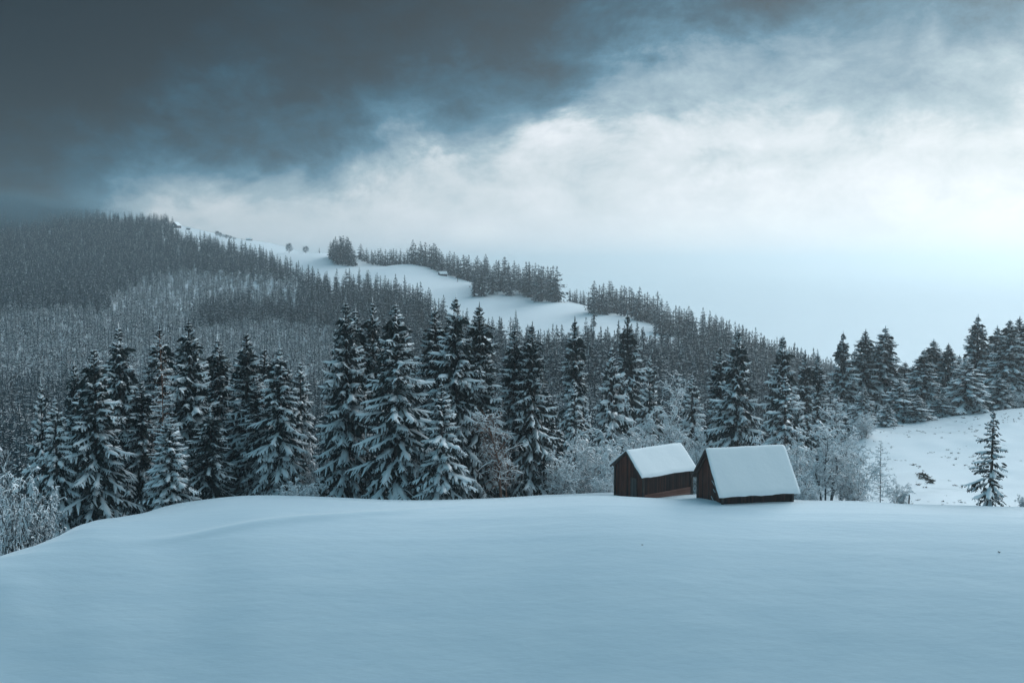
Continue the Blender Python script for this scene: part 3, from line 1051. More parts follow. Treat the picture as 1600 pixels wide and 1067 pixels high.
# ---------------------------------------------------------------- the two hay barns
def barn(name, label, x0, y0, zr0, th, L, W, df, dr, inset, eave_in, low_boards, door_at, gap_boards):
    """origin under the left end of the ridge; local x along the ridge, -y to the front; z from the ground up"""
    ground = min(hz(x0, y0 - W / 2), hz(x0 + L, y0)) - .1
    rt = thing(name, (x0, y0, ground), th, label, 'hut')
    Hr = zr0 - ground - .17                     # top of the roof boards at the ridge
    snow_t = .17

    def loc_ground(lx, ly):
        return hz(x0 + lx * math.cos(th) - ly * math.sin(th), y0 + lx * math.sin(th) + ly * math.cos(th)) - ground - .35
    hw = W / 2
    sf, sr = df / hw, dr / hw                   # slopes
    yf, yr = -hw + eave_in, hw - eave_in        # wall planes
    x_a, x_b = inset, L - inset
    zf = Hr - sf * abs(yf) - .10
    zb = Hr - sr * abs(yr) - .10
    # plank walls with thickness
    def gable(xp, nm, mat):
        g = MB()
        g0 = min(loc_ground(xp, yf), loc_ground(xp, yr))
        prof = [(yf, g0), (yr, g0), (yr, zb), (0, Hr - .10), (yf, zf)]
        v = [(xp - .04, a, b) for a, b in prof] + [(xp + .04, a, b) for a, b in prof]
        n = len(prof)
        g.add(v, [list(range(n))[::-1], list(range(n, 2 * n))] + [[i, (i + 1) % n, n + (i + 1) % n, n + i] for i in range(n)])
        return g.build(nm, mat, rt)
    gable(x_a, 'gable_wall', M_WOOD_GABLE)
    gable(x_b, 'gable_wall', M_WOOD_GABLE)
    ft = MB()
    g0 = min(loc_ground(x_a, yf), loc_ground(x_b, yf)) - .2
    ft.hexa([(x_a + .045, yf, g0), (x_b - .045, yf, g0), (x_b - .045, yf + .08, g0), (x_a + .045, yf + .08, g0),
             (x_a + .045, yf, zf), (x_b - .045, yf, zf), (x_b - .045, yf + .08, zf), (x_a + .045, yf + .08, zf)])
    front = ft.build('front_wall', M_WOOD_DARK, rt)
    bk = MB()
    bk.hexa([(x_a + .045, yr - .08, g0), (x_b - .045, yr - .08, g0), (x_b - .045, yr, g0), (x_a + .045, yr, g0),
             (x_a + .045, yr - .08, zb), (x_b - .045, yr - .08, zb), (x_b - .045, yr, zb), (x_a + .045, yr, zb)])
    bk.build('back_wall', M_WOOD_DARK, rt)
    # single planks standing proud of the front wall, unevenly
    rg = random.Random(int(L * 1000))
    pl = MB()
    xx = x_a + .1
    while xx < x_b - .25:
        w = rg.uniform(.14, .24)
        if rg.random() < .75:
            dpt = rg.uniform(.015, .04)
            zt, zl = zf - rg.uniform(.02, .10), g0 + (low_boards + .35 if low_boards else 0.0) + rg.uniform(0, .12)
            pl.hexa([(xx, yf - dpt, zl), (xx + w, yf - dpt, zl), (xx + w, yf - .002, zl), (xx, yf - .002, zl),
                     (xx, yf - dpt, zt), (xx + w, yf - dpt, zt), (xx + w, yf - .002, zt), (xx, yf - .002, zt)])
        xx += w + rg.uniform(.02, .05)
    if pl.nv:
        pl.build('plank_cladding', M_WOOD_DARK, front)
    gp = MB()
    yy = yf + .15
    while yy < yr - .25:
        w = rg.uniform(.15, .25)
        if rg.random() < .7:
            ztop = Hr - .14 - max(sf * abs(min(yy, 0)), sr * max(yy + w, 0)) - rg.uniform(.03, .1)
            zl = loc_ground(x_a, yy) + rg.uniform(0, .1)
            d_ = rg.uniform(.055, .075)
            if ztop > zl + .4:
                gp.hexa([(x_a - d_, yy, zl), (x_a - .042, yy, zl), (x_a - .042, yy + w, zl), (x_a - d_, yy + w, zl),
                         (x_a - d_, yy, ztop), (x_a - .042, yy, ztop), (x_a - .042, yy + w, ztop), (x_a - d_, yy + w, ztop)])
        yy += w + rg.uniform(.02, .05)
    if gp.nv:
        gp.build('plank_cladding', M_WOOD_GABLE, rt)
    # corner posts
    for (cx, cy, zt) in ((x_a, yf, zf), (x_a, yr, zb), (x_b, yf, zf), (x_b, yr, zb)):
        p = MB()
        sx_, sy_ = (-.09 if cx < L / 2 else .09), (-.06 if cy < 0 else .06)
        gl = loc_ground(cx, cy) - .3
        c = [(cx + sx_ - .09, cy + sy_ - .08), (cx + sx_ + .09, cy + sy_ - .08), (cx + sx_ + .09, cy + sy_ + .08), (cx + sx_ - .09, cy + sy_ + .08)]
        p.hexa([(a, b, gl) for a, b in c] + [(a, b, zt - .06) for a, b in c])
        p.build('corner_post', M_BARK, rt)
    if low_boards:
        lb = MB()
        for i in range(3):
            za = g0 + .55 + i * low_boards / 3
            lb.hexa([(x_a + .12, yf - .075 - .006 * i, za), (x_b - .12, yf - .075 - .006 * i, za + .05), (x_b - .12, yf - .045, za + .05), (x_a + .12, yf - .045, za),
                     (x_a + .12, yf - .075 - .006 * i, za + low_boards / 3 - .03), (x_b - .12, yf - .075 - .006 * i, za + low_boards / 3 + .02),
                     (x_b - .12, yf - .045, za + low_boards / 3 + .02), (x_a + .12, yf - .045, za + low_boards / 3 - .03)])
        o = lb.build('base_boards', M_WOOD_LOW, rt)
        o['label'] = 'paler reddish boards along the foot of the front wall'
    if door_at is not None:
        dm = MB()
        dy0, dy1, dz1 = door_at
        gl = loc_ground(x_a, dy0) - .1
        dm.hexa([(x_a - .12, dy0, gl), (x_a - .08, dy0, gl), (x_a - .08, dy1, gl), (x_a - .12, dy1, gl),
                 (x_a - .12, dy0, dz1), (x_a - .08, dy0, dz1), (x_a - .08, dy1, dz1), (x_a - .12, dy1, dz1)])
        d = dm.build('door', M_WOOD_GREY, rt)
        d['label'] = 'weathered grey plank door'
        fr = MB()
        for ya in (dy0 - .09, dy1 + .01):
            fr.hexa([(x_a - .14, ya, gl), (x_a - .08, ya, gl), (x_a - .08, ya + .08, gl), (x_a - .14, ya + .08, gl),
                     (x_a - .14, ya, dz1), (x_a - .08, ya, dz1), (x_a - .08, ya + .08, dz1), (x_a - .14, ya + .08, dz1)])
        fr.hexa([(x_a - .14, dy0 - .09, dz1 + .003), (x_a - .08, dy0 - .09, dz1 + .003), (x_a - .08, dy1 + .09, dz1 + .003), (x_a - .14, dy1 + .09, dz1 + .003),
                 (x_a - .14, dy0 - .09, dz1 + .09), (x_a - .08, dy0 - .09, dz1 + .09), (x_a - .08, dy1 + .09, dz1 + .09), (x_a - .14, dy1 + .09, dz1 + .09)])
        fr.build('door_frame', M_BARK, d)
    for (ya, za, yb2, zb2) in gap_boards:
        br = MB()
        br.prism((x_a - .13, ya, za), (x_a - .13, yb2, zb2), .05, .08)
        b = br.build('brace', M_BARK, rt)
        sb = MB()
        n = 6
        q = np.linspace(0.04, .96, n)[:, None]
        A, Bv = np.array((x_a - .13, ya, za + .038)), np.array((x_a - .13, yb2, zb2 + .038))
        Q = (A + (Bv - A) * q)[None]
        sb.pillow(Q, np.broadcast_to(np.array([.035, 0, 0.0]), Q.shape), np.broadcast_to(np.array([0, 0, .03]), Q.shape))
        sb.build('snow_cap', M_ROOFSNOW, b)
    # roof boards
    rf = MB()
    th_ = .09
    for sg, sl in ((-1, sf), (1, sr)):
        ys_ = [0, sg * hw * .985]
        zs_ = [Hr, Hr - sl * hw * .985]
        c = [(0.0, ys_[0], zs_[0]), (L, ys_[0], zs_[0]), (L, ys_[1], zs_[1]), (0.0, ys_[1], zs_[1])]
        lo = [(a, b, z - th_) for a, b, z in c]
        rf.hexa(lo + c)
    roof = rf.build('roof', M_WOOD_DARK, rt)
    for sg, sl in ((-1, sf), (1, sr)):
        for xe in (-.03, L + .03):
            vb = MB()
            vb.prism((xe, sg * .02, Hr - .13), (xe, sg * hw * .985, Hr - sl * hw * .985 - .11), .05, .17)
            vb.build('verge_board', M_BARK, roof)
    ra = MB()
    for i in range(9):
        xx = .25 + (L - .5) * i / 8
        ra.prism((xx, -hw * .93, Hr - sf * hw * .93 - .16), (xx, -.02, Hr - .16), .09, .12)
        ra.prism((xx, hw * .93, Hr - sr * hw * .93 - .16), (xx, .02, Hr - .16), .09, .12)
    ra.build('rafters', M_BARK, roof)
    # snow blanket on the roof: rounded edges, softly uneven
    nx, nyy = 60, 48
    sxs = np.linspace(0, 1, nx)
    q = np.linspace(-1, 1, nyy)
    X, Q = np.meshgrid(sxs, q, indexing='ij')
    g = np.random.default_rng(int(W * 777))
    ph = g.uniform(0, 9, 4)
    edge = np.minimum(np.minimum(X, 1 - X) * L, (1 - np.abs(Q)) * hw * 1.35)
    thick = snow_t * (1 - np.exp(-(edge + .015) / .045)) * (1 + .10 * np.sin(X * 5 + ph[0]) * np.sin(Q * 4 + ph[1]) + .05 * np.sin(X * 17 + ph[2] + 3 * Q))
    wob = .09 * hashnoise(X * L * 1.0 + 50, Q * hw + 20, .9, 8) + .03 * hashnoise(X * L, Q * hw, .35, 9)
    Yl = Q * (hw + .03) + np.sign(Q) * wob * (np.abs(Q) > .9)
    Xl = -.05 + X * (L + .10) + wob * ((X < .04) | (X > .96))
    zbase = np.where(Q < 0, Hr - sf * np.abs(Yl), Hr - sr * np.abs(Yl))
    rnd = .05 * np.exp(-(Q * hw / .15)**2)
    Zt = zbase + np.maximum(thick, .02) - rnd + .002
    top = np.stack([Xl, Yl, Zt], -1)
    bot = np.stack([Xl, Yl, zbase + .003], -1)
    sn = MB()
    sn.sections(top[None], 0, True)
    ring_t = np.concatenate([top[:, 0], top[-1, 1:], top[::-1, -1][1:], top[0, ::-1][1:]])
    ring_b = np.concatenate([bot[:, 0], bot[-1, 1:], bot[::-1, -1][1:], bot[0, ::-1][1:]])
    sn.sections(np.stack([ring_b, ring_t], 0)[None], 0, True)
    sn.build('roof_snow', M_ROOFSNOW, roof)
    return rt


barn('timber_hut', 'left hay barn of dark timber with snowy roof and paler reddish base boards',
     10.80, 103.0, -17.32, .636, 7.26, 4.5, 2.25, 1.70, .50, .33, .75, (-1.0, -.35, 1.75), [])
barn('timber_hut', 'right hay barn of dark timber with steep snow roof reaching almost to the ground',
     16.90, 95.0, -15.79, .262, 7.58, 5.74, 3.69, 2.97, .55, .42, 0, None,
     [(-.45, 1.95, -1.35, 1.45), (-.75, 1.25, -1.2, 1.0), (-.35, .55, -1.25, -.05), (.75, 4.0, .1, 4.35)])


# ---------------------------------------------------------------- distant huts and small things
def small_house(name, label, px, base, Y, w, d, wall_h, roof_h, rz, annex=0):
    x = xr(px, base) * Y
    z = hz(x, Y) - .3
    rt = thing(name, (x, Y, z), rz, label, 'house')
    b = MB()
    b.hexa([(-w / 2, -d / 2, -1), (w / 2, -d / 2, -1), (w / 2, d / 2, -1), (-w / 2, d / 2, -1),
            (-w / 2, -d / 2, wall_h), (w / 2, -d / 2, wall_h), (w / 2, d / 2, wall_h), (-w / 2, d / 2, wall_h)])
    for s in (-1, 1):
        b.add([(s * w / 2, -d / 2, wall_h), (s * w / 2, d / 2, wall_h), (s * w / 2, 0, wall_h + roof_h)], [[0, 1, 2] if s > 0 else [2, 1, 0]])
    b.build('wall', M_FAR_WOOD, rt)
    if annex:
        a = MB()
        a.hexa([(-w / 2 - annex, -d * .3, -1), (-w / 2 - .01, -d * .3, -1), (-w / 2 - .01, d * .3, -1), (-w / 2 - annex, d * .3, -1),
                (-w / 2 - annex, -d * .3, wall_h * .35), (-w / 2 - .01, -d * .3, wall_h * .6), (-w / 2 - .01, d * .3, wall_h * .6), (-w / 2 - annex, d * .3, wall_h * .35)])
        a.build('annex', M_FAR_WOOD, rt)
    o = .5
    k = roof_h / (d / 2)
    r = MB()
    s2 = MB()
    for s in (-1, 1):
        ye, ze = s * (d / 2 + o), wall_h - k * o
        c = [(-w / 2 - o, 0, wall_h + roof_h), (w / 2 + o, 0, wall_h + roof_h), (w / 2 + o, ye, ze), (-w / 2 - o, ye, ze)]
        r.hexa([(p[0], p[1], p[2] + .02) for p in c] + [(p[0], p[1], p[2] + .22) for p in c])
        s2.hexa([(p[0], p[1], p[2] + .225) for p in c] + [(p[0], p[1], p[2] + .55) for p in c])
    rf = r.build('roof', M_FAR_WOOD, rt)
    s2.build('roof_snow', M_SNOW, rf)
    return rt


small_house('hilltop_farmhouse', 'distant farmhouse with a low annex on the hilltop skyline', 275, 350, 1395, 9, 9, 3.2, 4.2, R(75), 0)
small_house('hilltop_barn', 'long low shed beside the distant farmhouse on the hilltop', 266, 351, 1392, 10, 4, 2.2, 1.2, 0, 0)
small_house('alpine_shed', 'tiny shed on the slope just below the distant hilltop farmhouse', 294, 357, 1370, 4, 3, 1.2, 1.0, 0, 0)
small_house('alpine_shed', 'tiny shed on the skyline meadow right of the row of skyline bushes', 389, 367, 1270, 6, 4, 1.4, 1.2, 0, 0)
small_house('meadow_hut', 'small dark hut alone on the bright meadow below the skyline trees', 692, 433, 880, 5.6, 4, 1.6, 1.6, R(20), 0)
small_house('valley_house', 'house with two snowy roof tiers half hidden behind the tall dark spruce, upper one', 1017, 548, 480, 7, 5, 2.2, 1.6, R(8), 0)
small_house('valley_house', 'lower snowy roofed house below its twin, right of the tall dark spruce', 1025, 557, 455, 6, 4.5, 1.8, 1.4, R(5), 0)


def post(name, label, cat, px, base, Y, h, r, mat):
    x = xr(px, base) * Y
    rt = thing(name, (x, Y, hz(x, Y) - .2), 0, label, cat)
    p = MB()
    p.tube([(0, 0, 0), (.01, 0, h * .5), (.03, .01, h + .2)], [r, r * .95, r * .85], 7)
    p.build('shaft', mat, rt)
    s = MB()
    a = np.linspace(0, 2 * np.pi, 9)
    c = np.array([.03, .01, h + .2])
    rings = [np.stack([c[0] + q * r * np.cos(a), c[1] + q * r * np.sin(a), np.full(9, c[2] + e)], 1) for q, e in ((1.1, .0), (1.15, .04), (.8, .10), (.1, .13))]
    s.sections(np.stack(rings)[None], 0, True)
    s.build('snow_cap', M_SNOW, rt)


post('fence_post', 'single short wooden post at the far field edge before the mound', 'post', 1420, 787, 101.5, .85, .07, M_BARK)
post('lift_mast', 'thin pole standing alone on the far bright meadow', 'pole', 715, 449, 830, 5.5, .22, M_FAR_WOOD)


def weed(label, px, py, h, seed):
    # the field here: find the distance where the ray meets the snow
    ys = np.linspace(10, 100, 900)
    xs = xr(px, py) * ys
    dz = height(xs, ys) - zr(py) * ys
    k = int(np.argmax(dz > 0)) if (dz > 0).any() else 899
    g = np.random.default_rng(seed)
    rt = thing('dry_weed', (xs[k], ys[k], hz(xs[k], ys[k]) - .03), 0, label, 'weed')
    s = MB()
    for i in range(5):
        a, l = g.uniform(0, 6.28), h * g.uniform(.5, 1)
        s.tube([(0, 0, 0), (math.cos(a) * l * .3, math.sin(a) * l * .3, l * .7), (math.cos(a) * l * .7, math.sin(a) * l * .7, l * .8)], [.012, .01, .006], 5)
    s.build('stalks', M_GRASS, rt)
    lf = MB()
    for i in range(7):
        a, l = g.uniform(0, 6.28), h * g.uniform(.4, .9)
        c = np.array([math.cos(a) * l * .5, math.sin(a) * l * .5, l * .7])
        d = np.array([math.cos(a + 1), math.sin(a + 1), g.uniform(-.6, .2)])
        lf.strip(np.array([[c, c + d * .05, c + d * .10]]), np.array([[[0, 0, .008], [.01, .01, .02], [0, 0, .003]]]))
    lf.build('leaves', M_GRASS, rt)


weed('dry weed poking through the smooth snow at the right', 1562, 864, .20, 3)
weed('tiny stalk in the snow field in front of the right hut', 1003, 851, .07, 4)


def mound_tufts():
    """dry grass and dwarf scrub showing through the snow of the mound"""
    g = np.random.default_rng(8)
    mb = MB()
    spots = []
    while len(spots) < 300:
        px, Y = g.uniform(1335, 1640), g.uniform(128, 186)
        x = (px - 800) / F * Y
        n = float(hashnoise(np.array([x]), np.array([Y]), 6.0, 21)[0] + .6 * hashnoise(np.array([x]), np.array([Y * .5]), 1.7, 22)[0])
        if n > .02 and g.random() < .4 + n:
            spots.append((x, Y, g.uniform(.09, .28)))
    for cx, cy, n, s in ((1449, 149, 16, .42), (1453, 147, 14, .45), (1441, 155, 8, .3), (1500, 145, 5, .3), (1447, 143, 6, .28)):
        for i in range(n):
            spots.append(((cx + g.normal(0, 3.5) - 800) / F * cy, cy + g.normal(0, 1.2), s * g.uniform(.5, 1.2)))
    for x, y, s in spots:
        z = hz(x, y)
        k = 9
        a = g.uniform(0, 6.28, k)
        l = s * g.uniform(.6, 1.2, k)
        b = np.stack([x + g.normal(0, s * .4, k), y + g.normal(0, s * .4, k), np.full(k, z - .03)], 1)
        d = np.stack([np.cos(a), np.sin(a), g.uniform(.2, .9, k)], 1)
        Q = np.stack([b, b + d * l[:, None] * .6, b + d * l[:, None] - np.array([0, 0, .3]) * l[:, None]], 1)
        W = norm(np.stack([-np.sin(a), np.cos(a), g.normal(0, .6, k)], 1))[:, None] * np.array([.05, .045, .01])[None, :, None] * (s / .25)
        mb.strip(Q, W)
    o = mb.build('dry_grass', M_GRASS)
    tag(o, 'dark dry grass tufts showing through the snow on the mound', 'grass', None, 'stuff')


mound_tufts()

# ---------------------------------------------------------------- the forest on the slope
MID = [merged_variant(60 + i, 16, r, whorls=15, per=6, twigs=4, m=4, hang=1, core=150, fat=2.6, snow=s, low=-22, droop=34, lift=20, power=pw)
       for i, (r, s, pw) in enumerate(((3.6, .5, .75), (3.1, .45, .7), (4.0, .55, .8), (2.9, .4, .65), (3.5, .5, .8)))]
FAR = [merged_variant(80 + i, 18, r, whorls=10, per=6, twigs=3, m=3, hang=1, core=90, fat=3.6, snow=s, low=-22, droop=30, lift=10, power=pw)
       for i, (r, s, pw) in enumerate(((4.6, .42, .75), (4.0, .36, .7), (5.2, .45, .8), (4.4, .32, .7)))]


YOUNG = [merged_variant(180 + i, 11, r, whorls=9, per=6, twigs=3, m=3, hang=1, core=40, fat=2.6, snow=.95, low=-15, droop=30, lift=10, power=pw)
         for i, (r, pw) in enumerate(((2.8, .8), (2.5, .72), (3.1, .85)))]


def round_crown(seed, H, Rad, n, snow):
    """a far leafless broadleaf crown: upright frosted sprays"""
    g = np.random.default_rng(seed)
    mb = MB()
    mb.tube([(0, 0, -1), (0, 0, H * .6)], [.02 * H, .008 * H], 5, 0)
    d = norm(np.stack([g.normal(0, 1, n), g.normal(0, 1, n), g.normal(.25, 1, n)], 1))
    r = g.uniform(.35, 1, n)**.5
    c = np.stack([d[:, 0] * Rad * r, d[:, 1] * Rad * r, H * .58 + d[:, 2] * H * .42 * r], 1)
    e = norm(d + np.array([0, 0, .7]) + g.normal(0, .3, d.shape)) * (H * .10 * g.uniform(.6, 1.4, n))[:, None]
    Q = np.stack([c - e, c, c + e], 1)
    w = norm(np.cross(e, g.normal(0, 1, (n, 3))))[:, None] * (H * .018 * g.uniform(.5, 1.4, n))[:, None, None] * np.array([.5, 1, .2])[None, :, None]
    pick = g.random(n) < snow
    mb.strip(Q[~pick], w[~pick], 0)
    mb.strip(Q[pick], w[pick] * .8, 1)
    return mb.mesh('bare_crown', [M_TWIG, M_SNOW])


BROAD = [round_crown(95, 11, 3.6, 420, .55), round_crown(96, 11, 3.0, 360, .6), round_crown(97, 9, 3.2, 360, .65)]


def single(me, name, x, y, h, H, sxy, label, group, cat='tree', sink=.4):
    o = link(name, me)
    o.location = (x, y, hz(x, y) - sink)
    o.rotation_euler = (0, 0, RNG.uniform(0, 6.28))
    o.scale = (sxy, sxy, h / H)
    return tag(o, label, cat, group)


# clumps along the skyline meadow: columns, distances, heights, count
def clump(px0, px1, y_of, hrange, n, label, group, depth=25, seed=0, edge=None):
    g = random.Random(seed)
    for i in range(n):
        px = px0 + (px1 - px0) * (i + g.uniform(.1, .9)) / n
        Y = y_of(px) + g.uniform(0, depth)
        h = g.uniform(*hrange)
        if edge:
            h *= edge((px - px0) / (px1 - px0))
        x = (px - 800) / F * Y
        single(g.choice(FAR), 'spruce_tree', x, Y, h, 18, h / 18 * g.uniform(1.4, 2.0), label, group)


def itp(*pts):
    xs, ys = [p[0] for p in pts], [p[1] for p in pts]
    return lambda px: float(np.interp(px, xs, ys))


arch = lambda t: .75 + .5 * math.sin(math.pi * min(max(t, 0), 1))
clump(517, 556, itp((515, 1030), (560, 1000)), (17, 22), 15, 'spruce in the dense dark clump at the top end of the bright meadow', 'dense clump at the top of the meadow', 30, 1, arch)
clump(560, 640, itp((560, 1050), (640, 965)), (10, 17), 22, 'spruce in the low row along the skyline right of the dense top clump', 'low skyline row of spruces', 25, 2)
clump(642, 762, itp((640, 950), (760, 830)), (15, 23), 36, 'spruce in the skyline row above the small dark meadow hut', 'skyline row above the meadow hut', 40, 3)
clump(740, 872, itp((738, 735), (760, 745), (800, 745), (872, 700)), (15, 24), 44, 'spruce in the big dark wood on the middle of the meadow ridge', 'dark wood on the meadow ridge', 75, 4)
clump(888, 924, itp((890, 735), (924, 720)), (8, 11), 9, 'small spruce on the ridge between the big dark wood and the last wood', 'small ridge spruces', 15, 5)
clump(924, 1030, itp((924, 600), (935, 640), (1030, 590)), (14, 20), 30, 'spruce in the last wood at the lower end of the meadow ridge', 'last wood on the ridge', 60, 6)
clump(1030, 1085, itp((1030, 560), (1085, 545)), (13, 18), 16, 'spruce at the foot of the ridge where the meadow ends', 'spruces at the foot of the ridge', 45, 7)
for px, Y, h, r, lab in ((453, 1150, 11, 1.0, 'bare round tree alone on the skyline meadow, left one of two'), (479, 1125, 7.5, 1.3, 'low round bush on the skyline meadow right of the bare round tree')):
    single(BROAD[0], 'bare_tree', (px - 800) / F * Y, Y, h, 11, r * h / 11, lab, None, 'tree' if h > 9 else 'bush')
single(MID[1], 'spruce_tree', (500 - 800) / F * 1095, 1095, 6, 16, .4, 'tiny spruce alone on the skyline between the round bush and the dense clump', None)
for i, px in enumerate((341, 346, 350, 356, 362, 368)):
    Y = 1310 - 6 * i
    single(BROAD[i % 3], 'skyline_bush', (px - 800) / F * Y, Y, 6.5 - .5 * i, 11, .7, 'dark bush in the short row on the hilltop skyline', 'row of bushes on the hilltop skyline', 'bush')
single(MID[3], 'spruce_tree', (928 - 800) / F * 585, 585, 17, 16, 1.2, 'tallest spruce at the left end of the last wood, standing down on the meadow', None)
single(MID[0], 'spruce_tree', (806 - 800) / F * 620, 620, 11, 16, .55, 'thin spruce alone on the lower bright meadow', None)


EDGE_Y = itp((-500, 1900), (120, 1500), (262, 1395), (284, 1260), (292, 1250), (300, 1235), (400, 1120), (440, 1020), (480, 930), (520, 870), (560, 830), (640, 735),
             (700, 645), (780, 555), (860, 475), (900, 455), (960, 440), (1020, 428), (1050, 450), (1090, 540), (1110, 560), (1250, 640), (1500, 700))


def scatter_forest():
    g = np.random.default_rng(77)
    pts = []
    Y = 190.0
    while Y < 1560:
        sp = 4.9 if Y < 420 else (6.2 if Y < 760 else 7.6)
        n = int(2 * (.60 * Y) / sp)
        xs = (np.arange(n) + g.uniform(0, 1, n)) * sp - .60 * Y
        yy = Y + g.uniform(0, sp, n)
        pts.append(np.stack([xs, yy], 1))
        Y += sp
    P = np.concatenate(pts)
    px = 800 + F * P[:, 0] / P[:, 1]
    lim = np.array([EDGE_Y(a) for a in px])
    keep = (P[:, 1] < lim) & (px < 1330) & (px > -220)
    # the valley floor behind the huts stays open close by
    near = np.interp(px, [-220, 480, 860, 1000, 1250, 1330], [150, 165, 180, 215, 235, 225])
    keep &= P[:, 1] > near
    P, px = P[keep], px[keep]
    Y = P[:, 1]
    nz = hashnoise(P[:, 0], Y, 90, 31) + .5 * hashnoise(P[:, 0], Y, 35, 32)
    # lower shelf on the left: young, frosted mixed wood; above it tall dark spruce
    bench = np.interp(px, [-220, 0, 150, 300, 420, 500, 620, 800, 1330], [700, 760, 720, 690, 800, 760, 560, 420, 300])
    young = (Y < bench + 120 * nz)
    mid_l = (px > 170) & (px < 470) & (Y > bench) & (Y < np.interp(px, [170, 300, 470], [1000, 1040, 930]))
    young |= mid_l & (nz > -.25)
    r = g.random(len(P))
    broad = (young & (r < .2)) | (~young & (r < .04))
    h = np.where(young, g.uniform(8, 14, len(P)), g.uniform(13, 20, len(P)))
    h = np.where(broad, g.uniform(5, 9, len(P)), h)
    h = np.where((Y < 330) & ~broad, g.uniform(9, 16, len(P)), h)
    z = height(P[:, 0], Y) - .4
    return P, z, h, broad, young, px, g


FP, FZ, FH, FB, FYG, FPX, FG = scatter_forest()
# the nearest of them as trees of their own
order = np.argsort(-FH / FP[:, 1])
vis_budget = 65
own = np.zeros(len(FP), bool)
for i in order:
    if vis_budget == 0:
        break
    if FB[i] or not (-20 < FPX[i] < 1300):
        continue
    own[i] = True
    vis_budget -= 1
FOREST_ZONES = [(-30, 480, 'snowy spruce of the slope forest rising right behind the left stand', 'nearest forest spruces behind the left stand'),
                (480, 860, 'snowy spruce of the slope forest showing between trees of the central stand', 'nearest forest spruces behind the central stand'),
                (860, 1110, 'hazy spruce in the hollow behind the left hut, under the bright meadow', 'nearest forest spruces behind the left hut'),
                (1110, 1320, 'hazy spruce in the hollow behind the right hut', 'nearest forest spruces behind the right hut')]
for i in np.nonzero(own)[0]:
    for a, b, lab, grp in FOREST_ZONES:
        if a <= FPX[i] < b:
            h = float(FH[i])
            single(MID[int(i) % 5], 'spruce_tree', float(FP[i, 0]), float(FP[i, 1]), h, 16, h / 16 * FG.uniform(.95, 1.35), lab, grp)


def forest_mass(name, label, mask, meshes, heights, cat):
    """the rest of the wood: one object whose points carry tree instances"""
    idx = np.nonzero(mask)[0]
    me = bpy.data.meshes.new(name)
    co = np.stack([FP[idx, 0], FP[idx, 1], FZ[idx]], 1)
    me.vertices.add(len(idx))
    me.vertices.foreach_set('co', co.ravel())
    rr = FG.uniform(.9, 1.4, len(idx))
    which = FG.integers(0, len(meshes), len(idx))
    hh = np.array(heights)[which]
    sz = FH[idx] / hh
    a = me.attributes.new('tree_scale', 'FLOAT_VECTOR', 'POINT')
    a.data.foreach_set('vector', np.stack([sz * rr, sz * rr, sz], 1).ravel())
    a = me.attributes.new('tree_turn', 'FLOAT', 'POINT')
    a.data.foreach_set('value', FG.uniform(0, 6.283, len(idx)))
    a = me.attributes.new('tree_kind', 'INT', 'POINT')
    a.data.foreach_set('value', which.astype(np.int32))
    o = link(name, me)
    src = bpy.data.collections.new(name + '_sources')
    for i, m in enumerate(meshes):
        s = bpy.data.objects.new('%s_source_%02d' % (name, i), m)
        src.objects.link(s)
    ng = bpy.data.node_groups.new(name, 'GeometryNodeTree')
    ng.interface.new_socket('Geometry', in_out='INPUT', socket_type='NodeSocketGeometry')
    ng.interface.new_socket('Geometry', in_out='OUTPUT', socket_type='NodeSocketGeometry')
    N = ng.nodes
    gi, go = N.new('NodeGroupInput'), N.new('NodeGroupOutput')
    ci = N.new('GeometryNodeCollectionInfo')
    ci.inputs['Collection'].default_value = src
    ci.inputs['Separate Children'].default_value = True
    ci.inputs['Reset Children'].default_value = True
    ip = N.new('GeometryNodeInstanceOnPoints')
    ip.inputs['Pick Instance'].default_value = True

    def attr(nm, tp):
        nd = N.new('GeometryNodeInputNamedAttribute')
        nd.data_type = tp
        nd.inputs['Name'].default_value = nm
        return nd.outputs['Attribute']
    cx = N.new('ShaderNodeCombineXYZ')
    ng.links.new(attr('tree_turn', 'FLOAT'), cx.inputs['Z'])
    ng.links.new(gi.outputs[0], ip.inputs['Points'])
    ng.links.new(ci.outputs[0], ip.inputs['Instance'])
    ng.links.new(attr('tree_kind', 'INT'), ip.inputs['Instance Index'])
    ng.links.new(cx.outputs[0], ip.inputs['Rotation'])
    ng.links.new(attr('tree_scale', 'FLOAT_VECTOR'), ip.inputs['Scale'])
    ng.links.new(ip.outputs[0], go.inputs[0])
    md = o.modifiers.new('trees', 'NODES')
    md.node_group = ng
    tag(o, label, cat, None, 'stuff')


rest = ~own
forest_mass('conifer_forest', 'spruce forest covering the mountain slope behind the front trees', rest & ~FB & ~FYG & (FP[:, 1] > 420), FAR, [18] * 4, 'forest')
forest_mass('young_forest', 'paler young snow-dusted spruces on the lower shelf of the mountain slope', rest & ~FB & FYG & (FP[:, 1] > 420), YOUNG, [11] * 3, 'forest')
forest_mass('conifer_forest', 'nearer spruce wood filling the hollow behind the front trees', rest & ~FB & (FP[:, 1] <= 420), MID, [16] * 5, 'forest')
forest_mass('broadleaf_wood', 'frosted leafless trees mixed into the slope forest', rest & FB, BROAD, [11, 11, 9], 'forest')


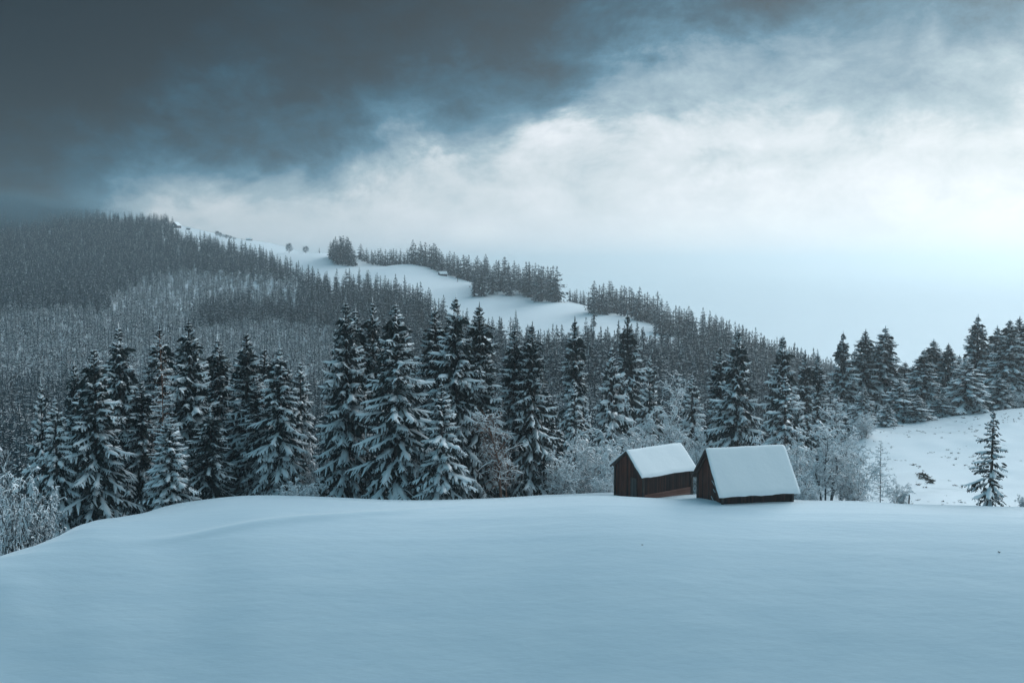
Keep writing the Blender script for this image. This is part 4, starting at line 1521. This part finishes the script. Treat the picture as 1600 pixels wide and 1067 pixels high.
# ---------------------------------------------------------------- haze
def build_haze():
    mb = MB()
    x, y0, y1, z0, z1 = 18500, -300, 17000, PLAIN_Z - 12, 110
    mb.hexa([(-x, y0, z0), (x, y0, z0), (x, y1, z0), (-x, y1, z0), (-x, y0, z1), (x, y0, z1), (x, y1, z1), (-x, y1, z1)])
    m = bpy.data.materials.new('winter_haze')
    m.use_nodes = True
    t = NT(m.node_tree)
    t.n.clear()
    out = t.new('ShaderNodeOutputMaterial')
    v = t.new('ShaderNodeVolumePrincipled')
    v.inputs['Color'].default_value = HAZE_COLOR
    v.inputs['Density'].default_value = HAZE_DENSITY
    v.inputs['Density Attribute'].default_value = ''
    v.inputs['Temperature Attribute'].default_value = ''
    v.inputs['Color Attribute'].default_value = ''
    v.inputs['Anisotropy'].default_value = 0.62
    t.l.new(v.outputs[0], out.inputs['Volume'])
    m.cycles.homogeneous_volume = True
    o = mb.build('haze', m)
    tag(o, 'pale winter haze filling the valley air', 'haze', None, 'stuff')


build_haze()


def fog_bank(cx, cy, cz, rx, ry, rz, dens):
    """the foot of the dark cloud lying on the wooded hilltop at the far left"""
    mb = MB()
    th = np.linspace(0, np.pi, 13)
    ph = np.linspace(0, 2 * np.pi, 25)
    ph = ph[::-1]
    S = np.stack([cx + rx * np.sin(th)[:, None] * np.cos(ph)[None], cy + ry * np.sin(th)[:, None] * np.sin(ph)[None],
                  np.broadcast_to((cz + rz * np.cos(th))[:, None], (13, 25))], -1)
    mb.sections(S[None], 0, True)
    m = bpy.data.materials.new('hill_fog')
    m.use_nodes = True
    t = NT(m.node_tree)
    t.n.clear()
    out = t.new('ShaderNodeOutputMaterial')
    v = t.new('ShaderNodeVolumePrincipled')
    pos = t.new('ShaderNodeNewGeometry').outputs['Position']
    q = t.mapping(pos, (1 / rx, 1 / ry, 1 / rz), (0, 0, 0), (-cx / rx, -cy / ry, -cz / rz))
    ln = t.new('ShaderNodeVectorMath', operation='LENGTH')
    t.l.new(q, ln.inputs[0])
    fall = t.smooth(ln.outputs['Value'], 1.0, .25)
    n = t.noise(t.mapping(pos, (1, 1, 1.6)), .013, 4, .6)
    d = t.m('MULTIPLY', t.m('MULTIPLY', fall, t.smooth(n.outputs['Fac'], .40, .60)), dens)
    t.l.new(d, v.inputs['Density'])
    v.inputs['Density Attribute'].default_value = ''
    v.inputs['Temperature Attribute'].default_value = ''
    v.inputs['Color Attribute'].default_value = ''
    v.inputs['Color'].default_value = (.13, .25, .31, 1)
    v.inputs['Anisotropy'].default_value = .2
    t.l.new(v.outputs[0], out.inputs['Volume'])
    o = mb.build('fog', m)
    tag(o, 'low cloud drifting over the wooded hilltop at the far left', 'fog', None, 'stuff')


fog_bank(-745, 1430, 56, 290, 290, 53, .034)
